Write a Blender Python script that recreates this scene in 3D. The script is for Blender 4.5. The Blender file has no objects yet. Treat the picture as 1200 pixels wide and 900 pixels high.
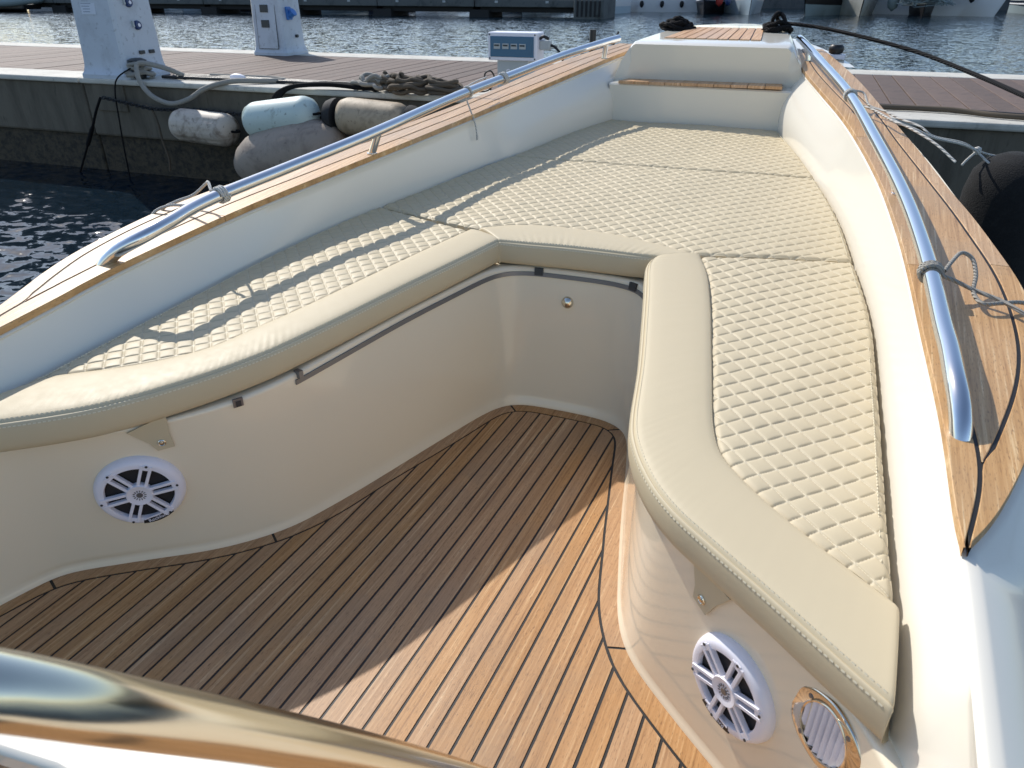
import bpy, math, random
import numpy as np
from math import sin, cos, pi, radians
from mathutils import Vector, Matrix, Euler
random.seed(7); RNG = np.random.default_rng(7)
sc = bpy.context.scene
COL = sc.collection

# ------------------------------------------------------------------ camera, sky, sun, exposure
# metres; +Y to the bow, +X to starboard, z = 0 on the teak sole of the cockpit
cd = bpy.data.cameras.new('camera'); cam = bpy.data.objects.new('camera', cd); COL.objects.link(cam)
cam.location = (.6636, 0, 1.2)
cam.rotation_euler = (radians(90 - 28.4986), 0, radians(23.917))
cd.sensor_width = 36; cd.lens = 862 / 1200 * 36
cd.clip_start = .02; cd.clip_end = 6000
cd.dof.use_dof = True; cd.dof.focus_distance = 2.2; cd.dof.aperture_fstop = 11
sc.camera = cam
SUN_AZ, SUN_EL = radians(58), radians(41.5)          # azimuth from the bow towards port
w = bpy.data.worlds.new('World'); sc.world = w; w.use_nodes = True
nt = w.node_tree; bg = nt.nodes['Background']
sky = nt.nodes.new('ShaderNodeTexSky'); sky.sky_type = 'NISHITA'; sky.sun_disc = False
sky.sun_elevation = SUN_EL; sky.sun_rotation = -SUN_AZ
sky.air_density = 1.0; sky.dust_density = .7; sky.ozone_density = 1.0
nt.links.new(sky.outputs[0], bg.inputs[0]); bg.inputs[1].default_value = .15
sd = bpy.data.lights.new('sun', 'SUN'); sd.energy = 3.6; sd.angle = radians(.53); sd.color = (1, .95, .87)
sun = bpy.data.objects.new('sun', sd); COL.objects.link(sun)
sdir = Vector((-sin(SUN_AZ) * cos(SUN_EL), cos(SUN_AZ) * cos(SUN_EL), sin(SUN_EL)))
sun.rotation_euler = sdir.to_track_quat('Z', 'Y').to_euler(); sun.location = sdir * 30
vs = sc.view_settings; vs.view_transform = 'Standard'; vs.look = 'None'; vs.exposure = .27; vs.gamma = 1
vs.use_curve_mapping = False

# ------------------------------------------------------------------ materials
def mat(name, col, rough=.5, metal=0, coat=0, spec=.5):
    m = bpy.data.materials.new(name); m.use_nodes = True
    b = m.node_tree.nodes['Principled BSDF']
    b.inputs['Base Color'].default_value = (*col, 1); b.inputs['Roughness'].default_value = rough
    b.inputs['Metallic'].default_value = metal; b.inputs['Coat Weight'].default_value = coat
    b.inputs['Coat Roughness'].default_value = .04; b.inputs['Specular IOR Level'].default_value = spec
    return m
class N:
    """small node helper"""
    def __init__(s, m): s.t = m.node_tree; s.b = s.t.nodes['Principled BSDF']
    def new(s, typ, **kw):
        n = s.t.nodes.new(typ)
        for k, v in kw.items(): setattr(n, k, v)
        return n
    def set(s, sock, v):
        if hasattr(v, 'links') or isinstance(v, bpy.types.NodeSocket): s.t.links.new(v, sock)
        else: sock.default_value = v
    def math(s, op, a, b=0., c=0.):
        n = s.new('ShaderNodeMath', operation=op)
        s.set(n.inputs[0], a); s.set(n.inputs[1], b)
        if op in ('MULTIPLY_ADD',): s.set(n.inputs[2], c)
        return n.outputs[0]
    def obj(s): return s.new('ShaderNodeTexCoord').outputs['Object']
    def mapping(s, vec, scale=(1, 1, 1), loc=(0, 0, 0), rot=(0, 0, 0)):
        n = s.new('ShaderNodeMapping'); s.set(n.inputs['Vector'], vec)
        n.inputs['Scale'].default_value = scale; s.set(n.inputs['Location'], loc); n.inputs['Rotation'].default_value = rot
        return n.outputs[0]
    def noise(s, vec, scale, detail=3, rough=.5, dist=0):
        n = s.new('ShaderNodeTexNoise'); s.set(n.inputs['Vector'], vec); n.inputs['Scale'].default_value = scale
        n.inputs['Detail'].default_value = detail; n.inputs['Roughness'].default_value = rough; n.inputs['Distortion'].default_value = dist
        return n.outputs[0]
    def ramp(s, fac, stops):
        n = s.new('ShaderNodeValToRGB'); s.set(n.inputs[0], fac); cr_ = n.color_ramp
        while len(cr_.elements) < len(stops): cr_.elements.new(.5)
        for e, (p, c) in zip(cr_.elements, stops): e.position = p; e.color = (*c, 1)
        return n.outputs[0]
    def mix(s, fac, a, b, blend='MIX'):
        n = s.new('ShaderNodeMix', data_type='RGBA', blend_type=blend)
        s.set(n.inputs[0], fac); s.set(n.inputs[6], a if not isinstance(a, tuple) else (*a, 1)); s.set(n.inputs[7], b if not isinstance(b, tuple) else (*b, 1))
        return n.outputs[2]
    def rand(s): return s.new('ShaderNodeObjectInfo').outputs['Random']
    def bump(s, h, strength, dist=.01):
        n = s.new('ShaderNodeBump'); s.set(n.inputs['Height'], h); n.inputs['Strength'].default_value = strength
        n.inputs['Distance'].default_value = dist; s.t.links.new(n.outputs[0], s.b.inputs['Normal']); return n
    def base(s, c): s.set(s.b.inputs['Base Color'], c)

def gelcoat(name, col, rough=.16):
    m = mat(name, col, rough, coat=.3); n = N(m); o = n.obj()
    a = n.noise(o, 3, 4); n.base(n.mix(n.math('MULTIPLY', a, .25), col, tuple(c * .86 for c in col)))
    n.set(n.b.inputs['Roughness'], n.math('MULTIPLY_ADD', n.noise(o, 14, 5, .7), .12, rough - .05))
    return m
def teak(name, axis='Y', tint=(1, 1, 1), gloss=.5):
    m = mat(name, (.4, .25, .14), gloss); n = N(m)
    r = n.rand(); loc = n.new('ShaderNodeCombineXYZ')
    n.set(loc.inputs[0], n.math('MULTIPLY', r, 37.)); n.set(loc.inputs[1], n.math('MULTIPLY', r, 11.)); n.set(loc.inputs[2], n.math('MULTIPLY', r, 5.))
    sc_ = {'Y': (170, 3.2, 20), 'X': (3.2, 170, 20)}[axis]
    o = n.obj()
    v = n.mapping(o, sc_, loc.outputs[0]); a = n.noise(v, 1, 5, .62, .25)
    v2 = n.mapping(o, tuple(c * .28 for c in sc_), loc.outputs[0]); b = n.noise(v2, 1, 3, .5, .3)
    v3 = n.mapping(o, tuple(c * (4 if c > 100 else 22) for c in sc_), loc.outputs[0]); p = n.noise(v3, 1, 2, .5)
    t = lambda c: tuple(x * y for x, y in zip(c, tint))
    c1 = n.ramp(a, [(.27, t((.17, .080, .034))), (.42, t((.385, .212, .098))), (.57, t((.485, .285, .142))), (.74, t((.80, .60, .37)))])
    c2 = n.mix(n.math('MULTIPLY', b, .68), c1, t((.43, .245, .12)))
    c3 = n.mix(n.ramp(p, [(.28, (.75, .75, .75)), (.42, (0, 0, 0))]), c2, t((.15, .075, .035)))
    c3 = n.mix(n.ramp(n.noise(o, 4.5, 5, .6, .5), [(.46, (0, 0, 0)), (.72, (.5, .5, .5))]), c3, t((.30, .20, .125)))   # worn, greyed patches
    hsv = n.new('ShaderNodeHueSaturation'); n.set(hsv.inputs['Color'], c3)
    n.set(hsv.inputs['Value'], n.math('MULTIPLY_ADD', r, .09, .98)); n.set(hsv.inputs['Saturation'], n.math('MULTIPLY_ADD', n.math('FRACT', n.math('MULTIPLY', r, 7.3)), .14, .98))
    n.base(hsv.outputs[0]); n.bump(n.math('ADD', a, n.math('MULTIPLY', p, .6)), .22, .0015); return m
def vinyl(name, quilt=False):
    col = (.59, .50, .335)
    m = mat(name, col, .5, spec=.3); n = N(m); o = n.obj()
    big = n.noise(o, 5, 3); c = n.mix(n.math('MULTIPLY', big, .35), col, (.545, .45, .305))
    if quilt:
        s = n.new('ShaderNodeSeparateXYZ'); n.set(s.inputs[0], o)
        k = 1 / (QP * math.sqrt(2)); x, y = s.outputs[0], s.outputs[1]
        u = n.math('FRACT', n.math('MULTIPLY', n.math('ADD', n.math('ADD', x, y), QO[0]), k)); v = n.math('FRACT', n.math('MULTIPLY', n.math('ADD', n.math('SUBTRACT', x, y), QO[1]), k))
        def line(q, q2):
            d = n.math('ABSOLUTE', n.math('SUBTRACT', q, .5))
            near = n.math('GREATER_THAN', d, .478)
            dash = n.math('GREATER_THAN', n.math('FRACT', n.math('MULTIPLY', q2, 7.)), .25)
            return n.math('MULTIPLY', near, dash)
        l = n.math('MAXIMUM', line(u, v), line(v, u))
        c = n.mix(n.math('MULTIPLY', l, .75), c, (.72, .65, .49))
    n.base(c)
    vor = n.new('ShaderNodeTexVoronoi'); n.set(vor.inputs['Vector'], o); vor.inputs['Scale'].default_value = 900
    n.set(n.b.inputs['Roughness'], n.math('MULTIPLY_ADD', n.noise(o, 40, 3), .2, .42))
    n.bump(n.math('ADD', n.math('MULTIPLY', vor.outputs['Distance'], .5), n.math('MULTIPLY', n.noise(o, 22, 3), 2.)), .12, .002); return m
QP = .0372; QO = (.0, .0)
M = {}
M['gel'] = gelcoat('gelcoat', (.85, .745, .565), .09); M['gelw'] = gelcoat('gelcoat_white', (.79, .745, .645), .17)
M['teak'] = teak('teak_sole'); M['teakg'] = teak('teak_gunwale', tint=(1.18, 1.27, 1.32), gloss=.42); M['teakx'] = teak('teak_tread', 'X', (.95, .8, .7)); M['teakpad'] = teak('teak_pad', tint=(1.35, 1.42, 1.6))  # gunwale teak bleached, its tint also raised for glare; pad paled for reflection
M['vinyl'] = vinyl('vinyl'); M['quilt'] = vinyl('quilted_vinyl', True)
M['thread'] = mat('thread', (.70, .63, .47), .8)
M['caulk'] = mat('caulk', (.012, .011, .011), .55)
M['black'] = mat('black_plastic', (.012, .012, .013), .45)
M['cone'] = mat('speaker_cone', (.012, .012, .014), .6)
M['white_pl'] = mat('white_plastic', (.78, .77, .84), .35)
M['inox'] = mat('stainless', (.72, .72, .73), .09, 1)
M['chrome'] = mat('chrome', (.74, .68, .57), .08, 1); M['frame'] = mat('windscreen_metal', (.66, .60, .49), .17, 1)  # warm tint stands in for cream surroundings reflected in the metal
M['alu'] = mat('grey_trim', (.2, .2, .21), .35, .6)
M['rope_b'] = mat('black_rope', (.008, .008, .009), .85, spec=.2)
M['rope_w'] = mat('white_rope', (.62, .6, .55), .8)
M['rope_g'] = mat('grey_rope', (.36, .34, .3), .85)
for k in ('rope_b', 'rope_w', 'rope_g'):
    n = N(M[k]); o = n.obj(); wv = n.new('ShaderNodeTexWave', wave_type='BANDS', bands_direction='DIAGONAL'); n.set(wv.inputs['Vector'], o); wv.inputs['Scale'].default_value = 60
    n.bump(wv.outputs['Fac'], .8, .004)
M['rope_m'] = mat('dirty_rope', (.10, .078, .055), .9)
M['blue'] = mat('blue_plastic', (.03, .16, .48), .35); M['navy'] = mat('navy_plastic', (.02, .045, .14), .35)
M['greypl'] = mat('grey_plastic', (.42, .45, .46), .45); M['darkpl'] = mat('dark_plastic', (.03, .035, .04), .4)
M['bluewin'] = mat('tinted_window', (.05, .14, .24), .12); M['paper'] = mat('paper', (.62, .66, .74), .7); M['ink'] = mat('ink', (.3, .34, .42), .8)
def dirty(name, col, dirt, rough=.6, scale=9, lo=.5, hi=.68, streak=(1, 1, 1), bump=.18):
    m = mat(name, col, rough); n = N(m); o = n.mapping(n.obj(), streak)
    a = n.noise(o, scale, 6, .65, .4); b = n.noise(o, scale * 4.5, 4, .6)
    c = n.mix(n.ramp(a, [(lo, (0, 0, 0)), (hi, (1, 1, 1))]), col, dirt)
    c = n.mix(n.ramp(b, [(.6, (0, 0, 0)), (.7, (.7, .7, .7))]), c, tuple(x * .6 for x in dirt)); n.base(c)
    n.bump(b, bump, .01); return m
M['ped'] = dirty('pedestal_shell', (.50, .55, .62), (.42, .46, .52), .4, 5, bump=.05)
M['conc'] = dirty('concrete', (.135, .118, .09), (.085, .074, .056), .85, 3, .42, .66, (2.2, 2.2, .45), .35)  # pier face colour darkened further for the shade it stands in
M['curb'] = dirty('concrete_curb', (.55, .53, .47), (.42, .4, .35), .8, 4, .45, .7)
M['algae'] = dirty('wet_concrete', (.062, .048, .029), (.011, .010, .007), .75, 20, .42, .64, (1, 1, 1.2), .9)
M['board'] = dirty('composite_board', (.125, .082, .062), (.09, .06, .047), .75, 6, .4, .7, (1, 1, 1), .3)
n = N(M['board']); r_ = n.rand(); old = n.b.inputs['Base Color'].links[0].from_socket
hs = n.new('ShaderNodeHueSaturation'); n.set(hs.inputs['Color'], old); n.set(hs.inputs['Value'], n.math('MULTIPLY_ADD', r_, .3, .86)); n.base(hs.outputs[0])
M['f_white'] = dirty('fender_dirty_white', (.50, .44, .37), (.19, .145, .11), .6, 7, .48, .66, bump=.06)
M['f_green'] = dirty('fender_pale_green', (.50, .60, .57), (.17, .2, .16), .45, 6, .56, .72, bump=.06)
M['f_beige'] = dirty('fender_beige', (.42, .33, .225), (.2, .155, .1), .6, 7, .5, .68, bump=.06)
M['f_big'] = dirty('fender_grey_brown', (.30, .25, .205), (.17, .135, .11), .65, 5, .5, .7, bump=.06)
M['f_blk'] = dirty('fender_cover', (.006, .006, .0065), (.012, .012, .012), .95, 40, .5, .7, bump=.4)
M['farconc'] = dirty('far_pontoon', (.1, .11, .11), (.05, .055, .055), .8, 1.2)
M['fardark'] = mat('far_dark', (.015, .016, .018), .8)

def water_mat():
    m = mat('sea_water', (.003, .011, .020), .09, spec=.5); n = N(m); n.b.inputs['IOR'].default_value = 1.33
    o = n.obj()
    def nz(sc_, scale, det):
        t = n.new('ShaderNodeTexNoise'); n.set(t.inputs['Vector'], n.mapping(o, sc_)); t.inputs['Scale'].default_value = scale; t.inputs['Detail'].default_value = det; t.inputs['Roughness'].default_value = .55; t.inputs['Distortion'].default_value = .4
        return t.outputs['Color']
    def vm(op, a, b):
        v = n.new('ShaderNodeVectorMath', operation=op); n.set(v.inputs[0], a); n.set(v.inputs[1], b); return v.outputs[0]
    A = vm('MULTIPLY', vm('SUBTRACT', nz((1, 1.4, 1), 2.2, 2), (.5, .5, .5)), (.42, .42, 0)); B = vm('MULTIPLY', vm('SUBTRACT', nz((1, 1.3, 1), 8.0, 3), (.5, .5, .5)), (.85, .85, 0))
    nn_ = vm('NORMALIZE', vm('ADD', vm('ADD', A, B), (0, 0, 1)), (0, 0, 0)); n.t.links.new(nn_, n.b.inputs['Normal']); return m
M['water'] = water_mat()

# ------------------------------------------------------------------ helpers
def mesh(name, V, F, m, parent=None, smooth=False, bevel=0, loc=None):
    me = bpy.data.meshes.new(name)
    me.from_pydata([tuple(map(float, v)) for v in V], [], [tuple(map(int, f)) for f in F]); me.validate()
    ms = m if isinstance(m, list) else [m]
    for x in ms: me.materials.append(x)
    if smooth: me.polygons.foreach_set('use_smooth', [True] * len(me.polygons))
    o = bpy.data.objects.new(name, me); COL.objects.link(o)
    if parent: o.parent = parent
    if loc is not None: o.location = loc
    if bevel:
        b = o.modifiers.new('b', 'BEVEL'); b.width = bevel; b.segments = 2; b.limit_method = 'ANGLE'; b.angle_limit = radians(40)
    return o
def thing(name, label, cat, loc=(0, 0, 0), rz=0, group=None):
    o = bpy.data.objects.new(name, None); COL.objects.link(o); o.location = loc; o.rotation_euler = (0, 0, rz)
    o.empty_display_size = .1; tag(o, label, cat, group); return o
def tag(o, label, cat, group=None):
    o['label'] = label; o['category'] = cat
    if group: o['group'] = group
    return o
class MB:
    """collects shapes that belong to one mesh"""
    def __init__(s): s.V = []; s.F = []
    def add(s, V, F):
        k = len(s.V); s.V += [tuple(v) for v in V]; s.F += [tuple(i + k for i in f) for f in F]; return s
    def box(s, c, d, rot=None):
        V = [Vector((x * d[0] / 2, y * d[1] / 2, z * d[2] / 2)) for x in (-1, 1) for y in (-1, 1) for z in (-1, 1)]
        if rot is not None: V = [rot @ v for v in V]
        V = [v + Vector(c) for v in V]
        return s.add(V, [(0, 1, 3, 2), (4, 6, 7, 5), (0, 4, 5, 1), (2, 3, 7, 6), (0, 2, 6, 4), (1, 5, 7, 3)])
    def loft(s, rows, closed=False, caps=False):
        n = len(rows[0]); V = [v for r in rows for v in r]; F = []
        for i in range(len(rows) - 1):
            for j in range(n if closed else n - 1):
                k = (j + 1) % n; F.append((i * n + j, i * n + k, (i + 1) * n + k, (i + 1) * n + j))
        if caps: F.append(tuple(range(n))[::-1]); F.append(tuple(range((len(rows) - 1) * n, len(rows) * n)))
        return s.add(V, F)
    def tube(s, path, r, seg=8, caps=True, flat=1):
        P = [Vector(p) for p in path]; n = len(P); rr = r if hasattr(r, '__len__') else [r] * n
        rows = []; up = None
        for i in range(n):
            t = (P[min(i + 1, n - 1)] - P[max(i - 1, 0)]).normalized()
            if up is None: up = Vector((0, 0, 1)) if abs(t.z) < .9 else Vector((1, 0, 0))
            a = t.cross(up)
            if a.length < 1e-4: a = t.orthogonal()
            a.normalize(); b = a.cross(t).normalized(); up = b
            rows.append([P[i] + a * (cos(q) * rr[i]) + b * (sin(q) * rr[i] * flat) for q in [2 * pi * k / seg for k in range(seg)]])
        return s.loft(rows, True, caps)
    def lathe(s, prof, mtx, seg=24):
        rows = [[mtx @ Vector((r * cos(2 * pi * k / seg), r * sin(2 * pi * k / seg), z)) for k in range(seg)] for r, z in prof]
        return s.loft(rows, True, True)
    def prism(s, poly, mtx, z0, z1):
        n = len(poly); V = [mtx @ Vector((x, y, z0)) for x, y in poly] + [mtx @ Vector((x, y, z1)) for x, y in poly]
        F = [tuple(range(n))[::-1], tuple(range(n, 2 * n))] + [(i, (i + 1) % n, n + (i + 1) % n, n + i) for i in range(n)]
        return s.add(V, F)
    def build(s, name, m, parent=None, smooth=False, bevel=0): return mesh(name, s.V, s.F, m, parent, smooth, bevel)
def autosmooth(o, deg=40):
    for p in o.data.polygons: p.use_smooth = True
    o.data.set_sharp_from_angle(angle=radians(deg)); return o
def cr(pts, n=None, sub=10, smooth=0):
    """Catmull-Rom through the points, then n points equally spaced"""
    P = np.array(pts, float); A = np.vstack([2 * P[0] - P[1], P, 2 * P[-1] - P[-2]]); out = []
    for i in range(1, len(A) - 2):
        for t in np.linspace(0, 1, sub, endpoint=False):
            p0, p1, p2, p3 = A[i - 1:i + 3]
            out.append(.5 * (2 * p1 + (p2 - p0) * t + (2 * p0 - 5 * p1 + 4 * p2 - p3) * t * t + (3 * p1 - p0 - 3 * p2 + p3) * t ** 3))
    out.append(P[-1]); out = np.array(out)
    if n: out = resamp(out, n)
    for _ in range(smooth): out[1:-1] = out[1:-1] * .5 + (out[:-2] + out[2:]) * .25
    return out
def resamp(P, n):
    P = np.asarray(P, float); d = np.r_[0, np.cumsum(np.linalg.norm(np.diff(P, axis=0), axis=1))]
    t = np.linspace(0, d[-1], n); return np.stack([np.interp(t, d, P[:, k]) for k in range(P.shape[1])], 1)
def nrm2(P):
    """left-hand normals of a 2-D polyline"""
    t = np.gradient(P, axis=0); t /= np.linalg.norm(t, axis=1)[:, None] + 1e-12
    return np.stack([-t[:, 1], t[:, 0]], 1)
def z3(P, z): P = np.asarray(P); return np.column_stack([P, z(P[:, 1]) if callable(z) else np.full(len(P), z)])
def frame(p, nrm, up=(0, 0, 1), roll=0):
    z = Vector(nrm).normalized(); x = Vector(up).cross(z)
    if x.length < 1e-5: x = Vector((1, 0, 0))
    x.normalize(); y = z.cross(x); m = Matrix((x, y, z)).transposed().to_4x4()
    return Matrix.Translation(Vector(p)) @ m @ Matrix.Rotation(roll, 4, 'Z')
ZC = lambda y: .402 + .065 * np.asarray(y)          # cushion tops rise towards the bow
ZG = lambda y: .4656 + .112 * np.asarray(y)         # sheer of the gunwale
WZ = -.29                                           # sea level

# ------------------------------------------------------------------ water and sky dome-free world
g = mesh('water', [(-2500, -400, WZ), (2500, -400, WZ), (2500, 4500, WZ), (-2500, 4500, WZ)], [(0, 1, 2, 3)], M['water']); g['kind'] = 'structure'

# ------------------------------------------------------------------ the boat
boat = thing('motorboat', 'open white motorboat bow with teak floor, cream cushions and steel rails', 'motorboat')
FLOOR = [(-.95, -.6), (-.94, .1), (-.92, .35), (-.875, .55), (-.849, .632), (-.845, .676), (-.837, .712), (-.827, .741), (-.808, .766), (-.765, .802), (-.711, .844), (-.658, .886), (-.601, .928), (-.551, .968), (-.501, 1.021), (-.466, 1.066), (-.433, 1.119), (-.41, 1.184), (-.387, 1.255), (-.365, 1.331), (-.31, 1.54), (-.266, 1.707), (-.247, 1.773), (-.226, 1.835), (-.203, 1.878), (-.174, 1.903), (-.129, 1.917), (-.061, 1.923), (.023, 1.928), (.1, 1.928), (.15, 1.921), (.185, 1.905), (.212, 1.879), (.229, 1.845), (.252, 1.764), (.289, 1.613), (.307, 1.531), (.33, 1.436), (.354, 1.343), (.379, 1.251), (.398, 1.182), (.417, 1.129), (.446, 1.074), (.486, 1.028), (.53, .991), (.591, .939), (.628, .91), (.663, .883), (.76, .80), (.84, .70), (.9, .55), (.93, .35), (.94, -.6)]
MARG = [(-.905, -.6), (-.89, .1), (-.87, .36), (-.835, .54), (-.812, .63), (-.793, .705), (-.756, .755), (-.708, .796), (-.626, .861), (-.581, .894), (-.543, .926), (-.495, .97), (-.456, 1.014), (-.432, 1.045), (-.409, 1.079), (-.362, 1.182), (-.335, 1.28), (-.31, 1.38), (-.235, 1.635), (-.19, 1.805), (-.171, 1.843), (-.145, 1.865), (-.102, 1.876), (-.017, 1.881), (.066, 1.884), (.12, 1.884), (.152, 1.876), (.18, 1.853), (.196, 1.82), (.213, 1.747), (.231, 1.667), (.269, 1.506), (.293, 1.403), (.308, 1.346), (.329, 1.259), (.347, 1.19), (.362, 1.147), (.384, 1.099), (.408, 1.056), (.43, 1.022), (.469, .98), (.511, .943), (.551, .91), (.591, .878), (.70, .79), (.785, .69), (.85, .54), (.885, .35), (.895, -.6)]
FL = cr(FLOOR, 400, smooth=10); MG = cr(MARG, 400, smooth=8)
# black caulking bed, then the planks standing a hair above it
mesh('caulking', [(-.93, -.6, -.0016), (.93, -.6, -.0016)] + [(x, y, -.0016) for x, y in FL[::-1][2:-2]], [tuple(range(2 + len(FL) - 4))], M['caulk'], boat)
nm_ = nrm2(MG); nm_ *= np.sign((nm_ * (np.array([0, .6]) - MG)).sum(1))[:, None]; MGs = (MG + nm_ * .0032); MGs = MGs[np.argsort(MGs[:, 0])]
def ymax(x): return float(np.interp(x, MGs[:, 0], MGs[:, 1]))
I4 = Matrix.Identity(4); g_ = .0060
for k in range(-22, 22):
    x0, x1 = .0131 + .0422 * k, .0131 + .0422 * (k + 1)
    gl = .0035 if k in (10,) or k == -11 else g_ / 2; gr = .0035 if k + 1 in (10, -11) else g_ / 2
    a, b = max(x0 + gl, -.9), min(x1 - gr, .89)
    if b - a < .008: continue
    xs = np.linspace(a, b, 5); ys = [ymax(x) for x in xs]
    if max(ys) < -.4: continue
    MB().prism([(a, -.55), (b, -.55)] + [(x, y) for x, y in zip(xs[::-1], ys[::-1])], I4, -.010, 0).build('floor_plank', M['teak'], boat)
J = [((-.827, .741), (-.791, .715)), ((-.465, 1.073), (-.432, 1.049)), ((-.181, 1.897), (-.155, 1.86)), ((.191, 1.895), (.165, 1.873)), ((.442, 1.077), (.409, 1.055))]
near = lambda C, p: int(np.argmin(np.hypot(C[:, 0] - p[0], C[:, 1] - p[1])))
cuts = [(0, 0)] + [(near(FL, a), near(MG, b)) for a, b in J] + [(len(FL) - 1, len(MG) - 1)]
for (i0, j0), (i1, j1) in zip(cuts[:-1], cuts[1:]):
    A = resamp(FL[i0:i1 + 1], 40); B = resamp(MG[j0:j1 + 1], 40)
    d = A - B; d /= np.linalg.norm(d, axis=1)[:, None]; B2 = B + d * .003; A2 = A + d * .004
    t0 = (A2[1] - A2[0]); t0 /= np.linalg.norm(t0); e = .003
    A2[0] += t0 * e; B2[0] += t0 * e; t1 = (A2[-1] - A2[-2]) / np.linalg.norm(A2[-1] - A2[-2]); A2[-1] -= t1 * e; B2[-1] -= t1 * e
    rows = [z3(A2, -.01), z3(A2, .0), z3(B2, .0), z3(B2, -.01)]
    MB().loft(rows).build('margin_plank', M['teak'], boat)

# --- seat curves: front seam, quilt boundary, outer edge
SEAM_P = [(-.845, .64), (-.75, .715), (-.689, .762), (-.629, .815), (-.581, .873), (-.537, .94), (-.506, .992), (-.478, 1.045), (-.45, 1.107), (-.426, 1.175), (-.384, 1.337), (-.338, 1.537), (-.287, 1.741), (-.238, 1.942)]
SEAM_C = [(-.232, 1.938), (-.143, 1.946), (-.042, 1.959), (.06, 1.966), (.16, 1.970), (.243, 1.978)]
SEAM_S = [(.238, 1.995), (.222, 1.965), (.224, 1.9), (.258, 1.762), (.297, 1.6), (.348, 1.382), (.386, 1.192), (.414, 1.107), (.463, 1.023), (.519, .96), (.59, .905), (.682, .838), (.758, .780), (.815, .737), (.836, .722)]
QB_P = [(-.848, .79), (-.815, .875), (-.779, .909), (-.723, .95), (-.67, .994), (-.621, 1.046), (-.577, 1.115), (-.547, 1.223), (-.516, 1.34), (-.484, 1.481), (-.45, 1.638), (-.412, 1.808), (-.366, 1.995)]
QB_C = [(-.336, 2.02), (-.261, 2.075), (-.157, 2.108), (-.044, 2.113), (.067, 2.106), (.18, 2.08), (.315, 2.035)]
QB_S = [(.342, 2.03), (.389, 1.9), (.435, 1.709), (.47, 1.538), (.506, 1.36), (.534, 1.225), (.562, 1.142), (.606, 1.085), (.662, 1.03), (.738, .967), (.793, .925), (.842, .890)]
QOUT_P = [(-.846, .70), (-.846, .80), (-.842, .9), (-.84, 1.065), (-.835, 1.294), (-.826, 1.6), (-.798, 1.91), (-.76, 2.124), (-.691, 2.42), (-.597, 2.828), (-.51, 3.25), (-.408, 3.603)]
QOUT_S = [(.854, .65), (.852, .731), (.84, .913), (.834, 1.), (.826, 1.169), (.811, 1.45), (.786, 1.794), (.734, 2.145), (.676, 2.478), (.572, 2.904), (.47, 3.25), (.360, 3.60)]
def curve_y(C, sm=0):
    D = cr(C, 300, smooth=sm) if sm else cr(C); D = D[np.argsort(D[:, 1])]; return lambda y: np.interp(y, D[:, 1], D[:, 0])
qop, qos = curve_y(QOUT_P), curve_y(QOUT_S)

# --- moulded footwell sides (top edge tucks under the seat cushions)
TOP = [(-.97, -.6), (-.96, .1), (-.94, .4), (-.87, .62), (-.79, .722), (-.71, .785), (-.622, .865), (-.56, .925), (-.52, .97), (-.483, 1.022), (-.45, 1.085), (-.428, 1.15), (-.412, 1.22), (-.39, 1.331), (-.345, 1.55), (-.295, 1.74), (-.262, 1.86), (-.235, 1.925), (-.18, 1.962), (-.1, 1.975), (.0, 1.982), (.1, 1.984), (.17, 1.972), (.215, 1.94), (.245, 1.87), (.285, 1.72), (.325, 1.56), (.37, 1.37), (.40, 1.225), (.428, 1.13), (.47, 1.04), (.53, .98), (.59, .932), (.65, .89), (.737, .818), (.815, .757), (.86, .69), (.905, .55), (.935, .35), (.945, -.6)]
def anchored(C, anchors, ns):
    idx = [0] + [near(C, a) for a in anchors] + [len(C) - 1]; out = []
    for a, b, n in zip(idx[:-1], idx[1:], ns): out.append(resamp(C[a:b + 1], n + 1)[:-1])
    return np.vstack(out + [C[-1:]])
NS = [40, 50, 70, 50, 70, 50, 40]
WF = anchored(FL, [(-.83, .735), (-.433, 1.119), (-.215, 1.858), (.22, 1.862), (.417, 1.129), (.80, .755)], NS)
WT = anchored(cr(TOP, 500, smooth=10), [(-.80, .714), (-.432, 1.14), (-.255, 1.88), (.24, 1.885), (.428, 1.13), (.815, .757)], NS)
for _ in range(6):
    for A in (WF, WT): A[1:-1] = A[1:-1] * .5 + (A[:-2] + A[2:]) * .25
WTZ = ZC(WT[:, 1]) - .079
def wall_pt(i, s):
    """point on the footwell side: column i, height fraction s"""
    a = np.r_[WF[i], 0]; b = np.r_[WT[i], WTZ[i]]; return a + (b - a) * s
inn = nrm2(WF); inn = inn * np.sign((inn * (np.array([0, 1.]) - WF)).sum(1))[:, None]
rows = [z3(WF + inn * .006, .0), z3(WF + inn * .0055, .004), z3(WF + inn * .003, .010), z3(WF, .020)]
for s in (.06, .1, .2, .35, .5, .65, .8, .9, .97): rows.append(np.column_stack([WF + (WT - WF) * s, WTZ * s]) if s > .08 else np.column_stack([WF + (WT - WF) * s, np.maximum(WTZ * s, .024)]))
rows.append(np.column_stack([WT, WTZ - .006])); rows.append(np.column_stack([WT - inn * .004, WTZ - .001])); rows.append(np.column_stack([WT - inn * .01, WTZ]))
rows.append(np.column_stack([WT - inn * .05, WTZ]))
autosmooth(MB().loft(rows).build('footwell_side', M['gel'], boat), 60)
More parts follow.
